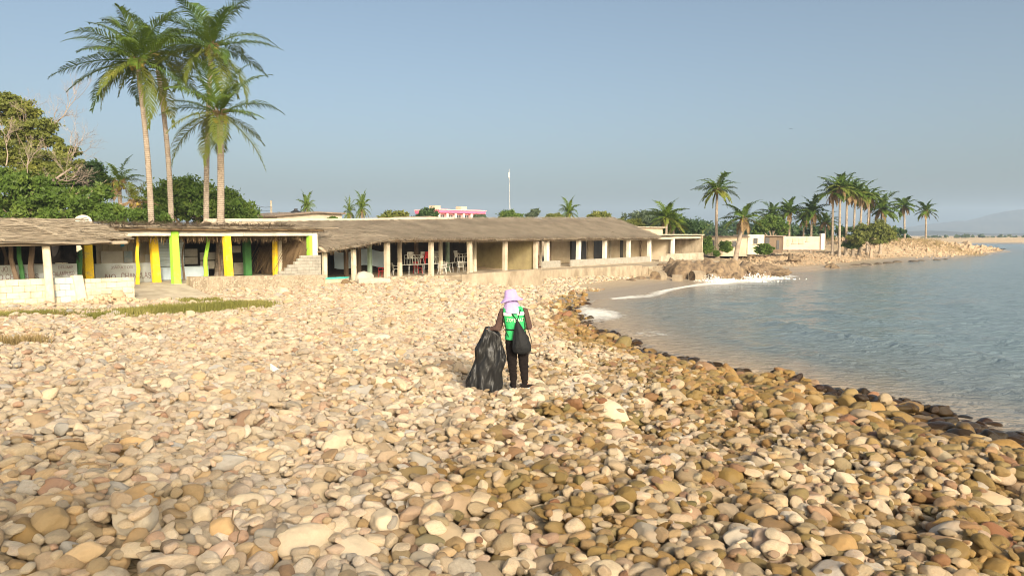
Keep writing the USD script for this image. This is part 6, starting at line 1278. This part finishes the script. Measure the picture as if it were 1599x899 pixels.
# rubble of the headland
hs = MB(); gq = np.random.default_rng(17); sv2, sf2 = ICO2; nh = 0
for k in range(9000):
    t = gq.random(); p = MOUND.interpolate(t, normalized=True); x, y = p.x + gq.normal(0, 7.5), p.y + gq.normal(0, 7.5)
    s = float(shore_distance([x], [y])[0])
    if s < 0.2 or nh > 3400: continue
    nh += 1; z = float(ground_z([x], [y])[0]); r = .10 * math.exp(gq.normal(0, .55)); dv, df = (trimesh.creation.icosphere(1).vertices, trimesh.creation.icosphere(1).faces) if k == 0 or nh == 1 else (dv, df)
    hs.add(dv * (1 + .2 * gq.normal(size=(len(dv), 1))) * r * gq.uniform(.6, 1.5, 3) + [x, y, z + r * .3], df)
solo('headland_rubble', hs.mesh(), 'rubble', 'pale rubble covering the mound of the headland', 'rubble', kind='stuff')
hs = MB(); nh = 0
for k in range(14000):
    y = gq.uniform(72, 150); q = atz(1140 + gq.uniform(0, 340), 402, 1.0); x = q[0] * y / q[1]; s = float(shore_distance([x], [y])[0])
    if not 3 < s < 13 or nh > 2600: continue
    nh += 1; r = .075 * math.exp(gq.normal(0, .5)); hs.add(dv * (1 + .2 * gq.normal(size=(len(dv), 1))) * r * gq.uniform(.6, 1.5, 3) + [x, y, float(ground_z([x], [y])[0]) + r * .2], df)
solo('bank_stones', hs.mesh(), 'rubble', 'scattered pale stones along the sandy bank of the far shore', 'stones', kind='stuff')
hs = MB()
for k in range(420):
    x = gq.uniform(-4.2, 3.2); p = G1.w(x, -.12 - abs(gq.normal(0, .45)), 0); r = .07 * math.exp(gq.normal(0, .4)); z = float(ground_z([p[0]], [p[1]])[0]) + (0.35 * math.exp(-((x - 2.0) / 1.2) ** 2) * gq.random()); hs.add(dv * (1 + .15 * gq.normal(size=(len(dv), 1))) * r * gq.uniform(.7, 1.4, 3) + [p[0], p[1], z + r * .4], df)
solo('wall_rubble', hs.mesh(), 'rubble', 'small stones heaped against the foot of the whitewashed wall', 'stones', kind='stuff', smooth=True)
tuft_patch([(*MOUND.interpolate(t_, normalized=True).coords[0], 5.0, 3.0) for t_ in (.05, .2, .3, .4)], 6000, .8, 'dry_grass', 'dry yellow grass on top of the headland mound', 9, 'mound_grass')

# skiff and its cover
q = at(524, 440, 43.2); q = gz(q); bt_ = thing('skiff', 'small beached skiff with turquoise inside, lying against the thatched restaurant', 'boat', q, 40)
def boat_shell(L, w, hgt, off=0.0):
    xs = np.linspace(-L / 2, L / 2, 14); v = []
    for x in xs:
        k = 1 - max(0, (x / (L / 2))) ** 2.5 * .96; hw = w / 2 * k - off; v += [[x, -hw, hgt + .08 * (x / L) ** 2], [x, -hw * .85, hgt * .4], [x, -hw * .4, .03 + off], [x, hw * .4, .03 + off], [x, hw * .85, hgt * .4], [x, hw, hgt + .08 * (x / L) ** 2]]
    i = (np.arange(13)[:, None] * 6 + np.arange(5)).ravel(); f = np.vstack([np.stack([i, i + 6, i + 7], 1), np.stack([i, i + 7, i + 1], 1)]); f = np.vstack([f, [[0, 1, 2], [0, 2, 3], [0, 3, 4], [0, 4, 5]]])
    return np.array(v), f
ho, hi = boat_shell(1.7, .9, .42), boat_shell(1.64, .9, .42, .03)
part(bt_, 'hull', ho, 'pale_board'); part(bt_, 'inside', (hi[0], hi[1][:, ::-1]), 'turquoise'); part(bt_, 'deck_sheet', move((hi[0] * [1, .98, .2] + [0, 0, .32], hi[1][:, ::-1]), TR((0, 0, 0))), 'turquoise'); part(bt_, 'gunwale', MB().tube(ho[0][0::6], .03, 5).tube(ho[0][5::6], .03, 5).mesh(), 'turquoise')
q = gz(at(572, 440, 43.6)); boulder('covered_heap', 'pale cloth-covered heap beside the skiff', q + [-.1, .2, .35], (.62, .4, .42), 'grey_cloth', .6, None, 120, 'heap', .12)
q2 = gz(at(585, 440, 43.4)); solo('grey_log', MB().tube([q2 + [-.9, -.2, .2], q2 + [0, 0, .24], q2 + [.85, .3, .26]], [.22, .2, .15], 9).mesh(), 'grey_cloth', 'smooth pale grey log lying right of the skiff', 'log', smooth=50)
q3 = gz(at(541, 440, 42.8)); boulder('straw_heap', 'small heap of dry straw between the skiff and the log', q3 + [0, 0, .14], (.3, .25, .24), 'dry_frond', 0, None, 121, 'heap', .3)
# sticks and litter
def stick(pts_px, r, label, mat_='driftwood', name='driftwood', lift=.03):
    P_ = []
    for px_, py_ in pts_px:
        q = atz(px_, py_, 1.5)
        for _ in range(12): q = atz(px_, py_, top_z(q[0], q[1], .03) + lift)
        P_.append(q)
    P_ = np.array(P_); tt = np.linspace(0, 1, len(P_)); t2 = np.linspace(0, 1, 9); Q = np.stack([np.interp(t2, tt, P_[:, k]) for k in range(3)], 1) + rr.normal(0, .012, (9, 3))
    for p in Q: p[2] = max(p[2], top_z(p[0], p[1], .02) - .005)
    return solo(name, MB().tube(Q, np.linspace(r, r * .55, 9), 6).mesh(), mat_, label, 'stick', smooth=50)
stick([(205, 592), (235, 608), (262, 628)], .022, 'bent dark stick on the pebbles in the left middle of the beach')
stick([(229, 606), (238, 614), (247, 626)], .045, 'short thick brown stick lying beside the bent dark one')
stick([(285, 548), (300, 536), (322, 528), (362, 520)], .03, 'long pale driftwood branch pointing right towards the huts')
stick([(372, 600), (395, 597), (408, 612)], .02, 'thin hooked twig on the pebbles left of the person')
stick([(60, 690), (110, 684), (150, 688)], .014, 'thin dry twig among the shaded stones', )
stick([(150, 720), (185, 735), (220, 742)], .012, 'dark thin twig in the shade at lower left')
stick([(722, 596), (745, 604), (762, 600)], .02, 'reddish brown dry leaf stalk under the rubbish bag', 'dry_frond')
stick([(360, 800), (372, 835), (350, 868)], .006, 'curling thin dry stem on stones at lower left', 'dry_frond', lift=.05)
def at_stone(px_, py_):
    q = atz(px_, py_, 1.5)
    for _ in range(12): q = atz(px_, py_, top_z(q[0], q[1], .03))
    return q
q = at_stone(555, 551); solo('plastic_scrap', move(hull(rr.normal(0, 1, (20, 3)) * [.05, .04, .035]), TR(q + [0, 0, .03])), 'blue_plastic', 'little pale blue plastic scrap on the pebbles left of the person', 'litter')
q = at_stone(427, 582); solo('white_shard', hull([q + [-.05, 0, .16], q + [.16, .02, .01], q + [.13, .05, 0], q + [-.07, .03, .02], q + [-.05, .04, .15], q + [.02, -.03, .02]]), 'white_paint', 'white triangular shard sticking out of the pebbles', 'shard')
q = at_stone(222, 516); solo('dark_scrap', move(hull(rr.normal(0, 1, (14, 3)) * [.04, .03, .02]), TR(q + [0, 0, .03])), 'black_plastic', 'small dark scrap lying below the grass strip', 'litter')

# ---------------------------------------------------------------- the hazy air
mat('haze', {'v': ('principled_volume', {'color': (0.46, 0.62, 0.88), 'density': HAZE, 'anisotropy': 0.0})}, [], surface=None, volume='v.volume')
solo('haze', MB().box(-3400, 3400, -3400, 3400, -14, 130).mesh(), 'haze', 'thin bluish haze over the bay', 'haze', kind='stuff')
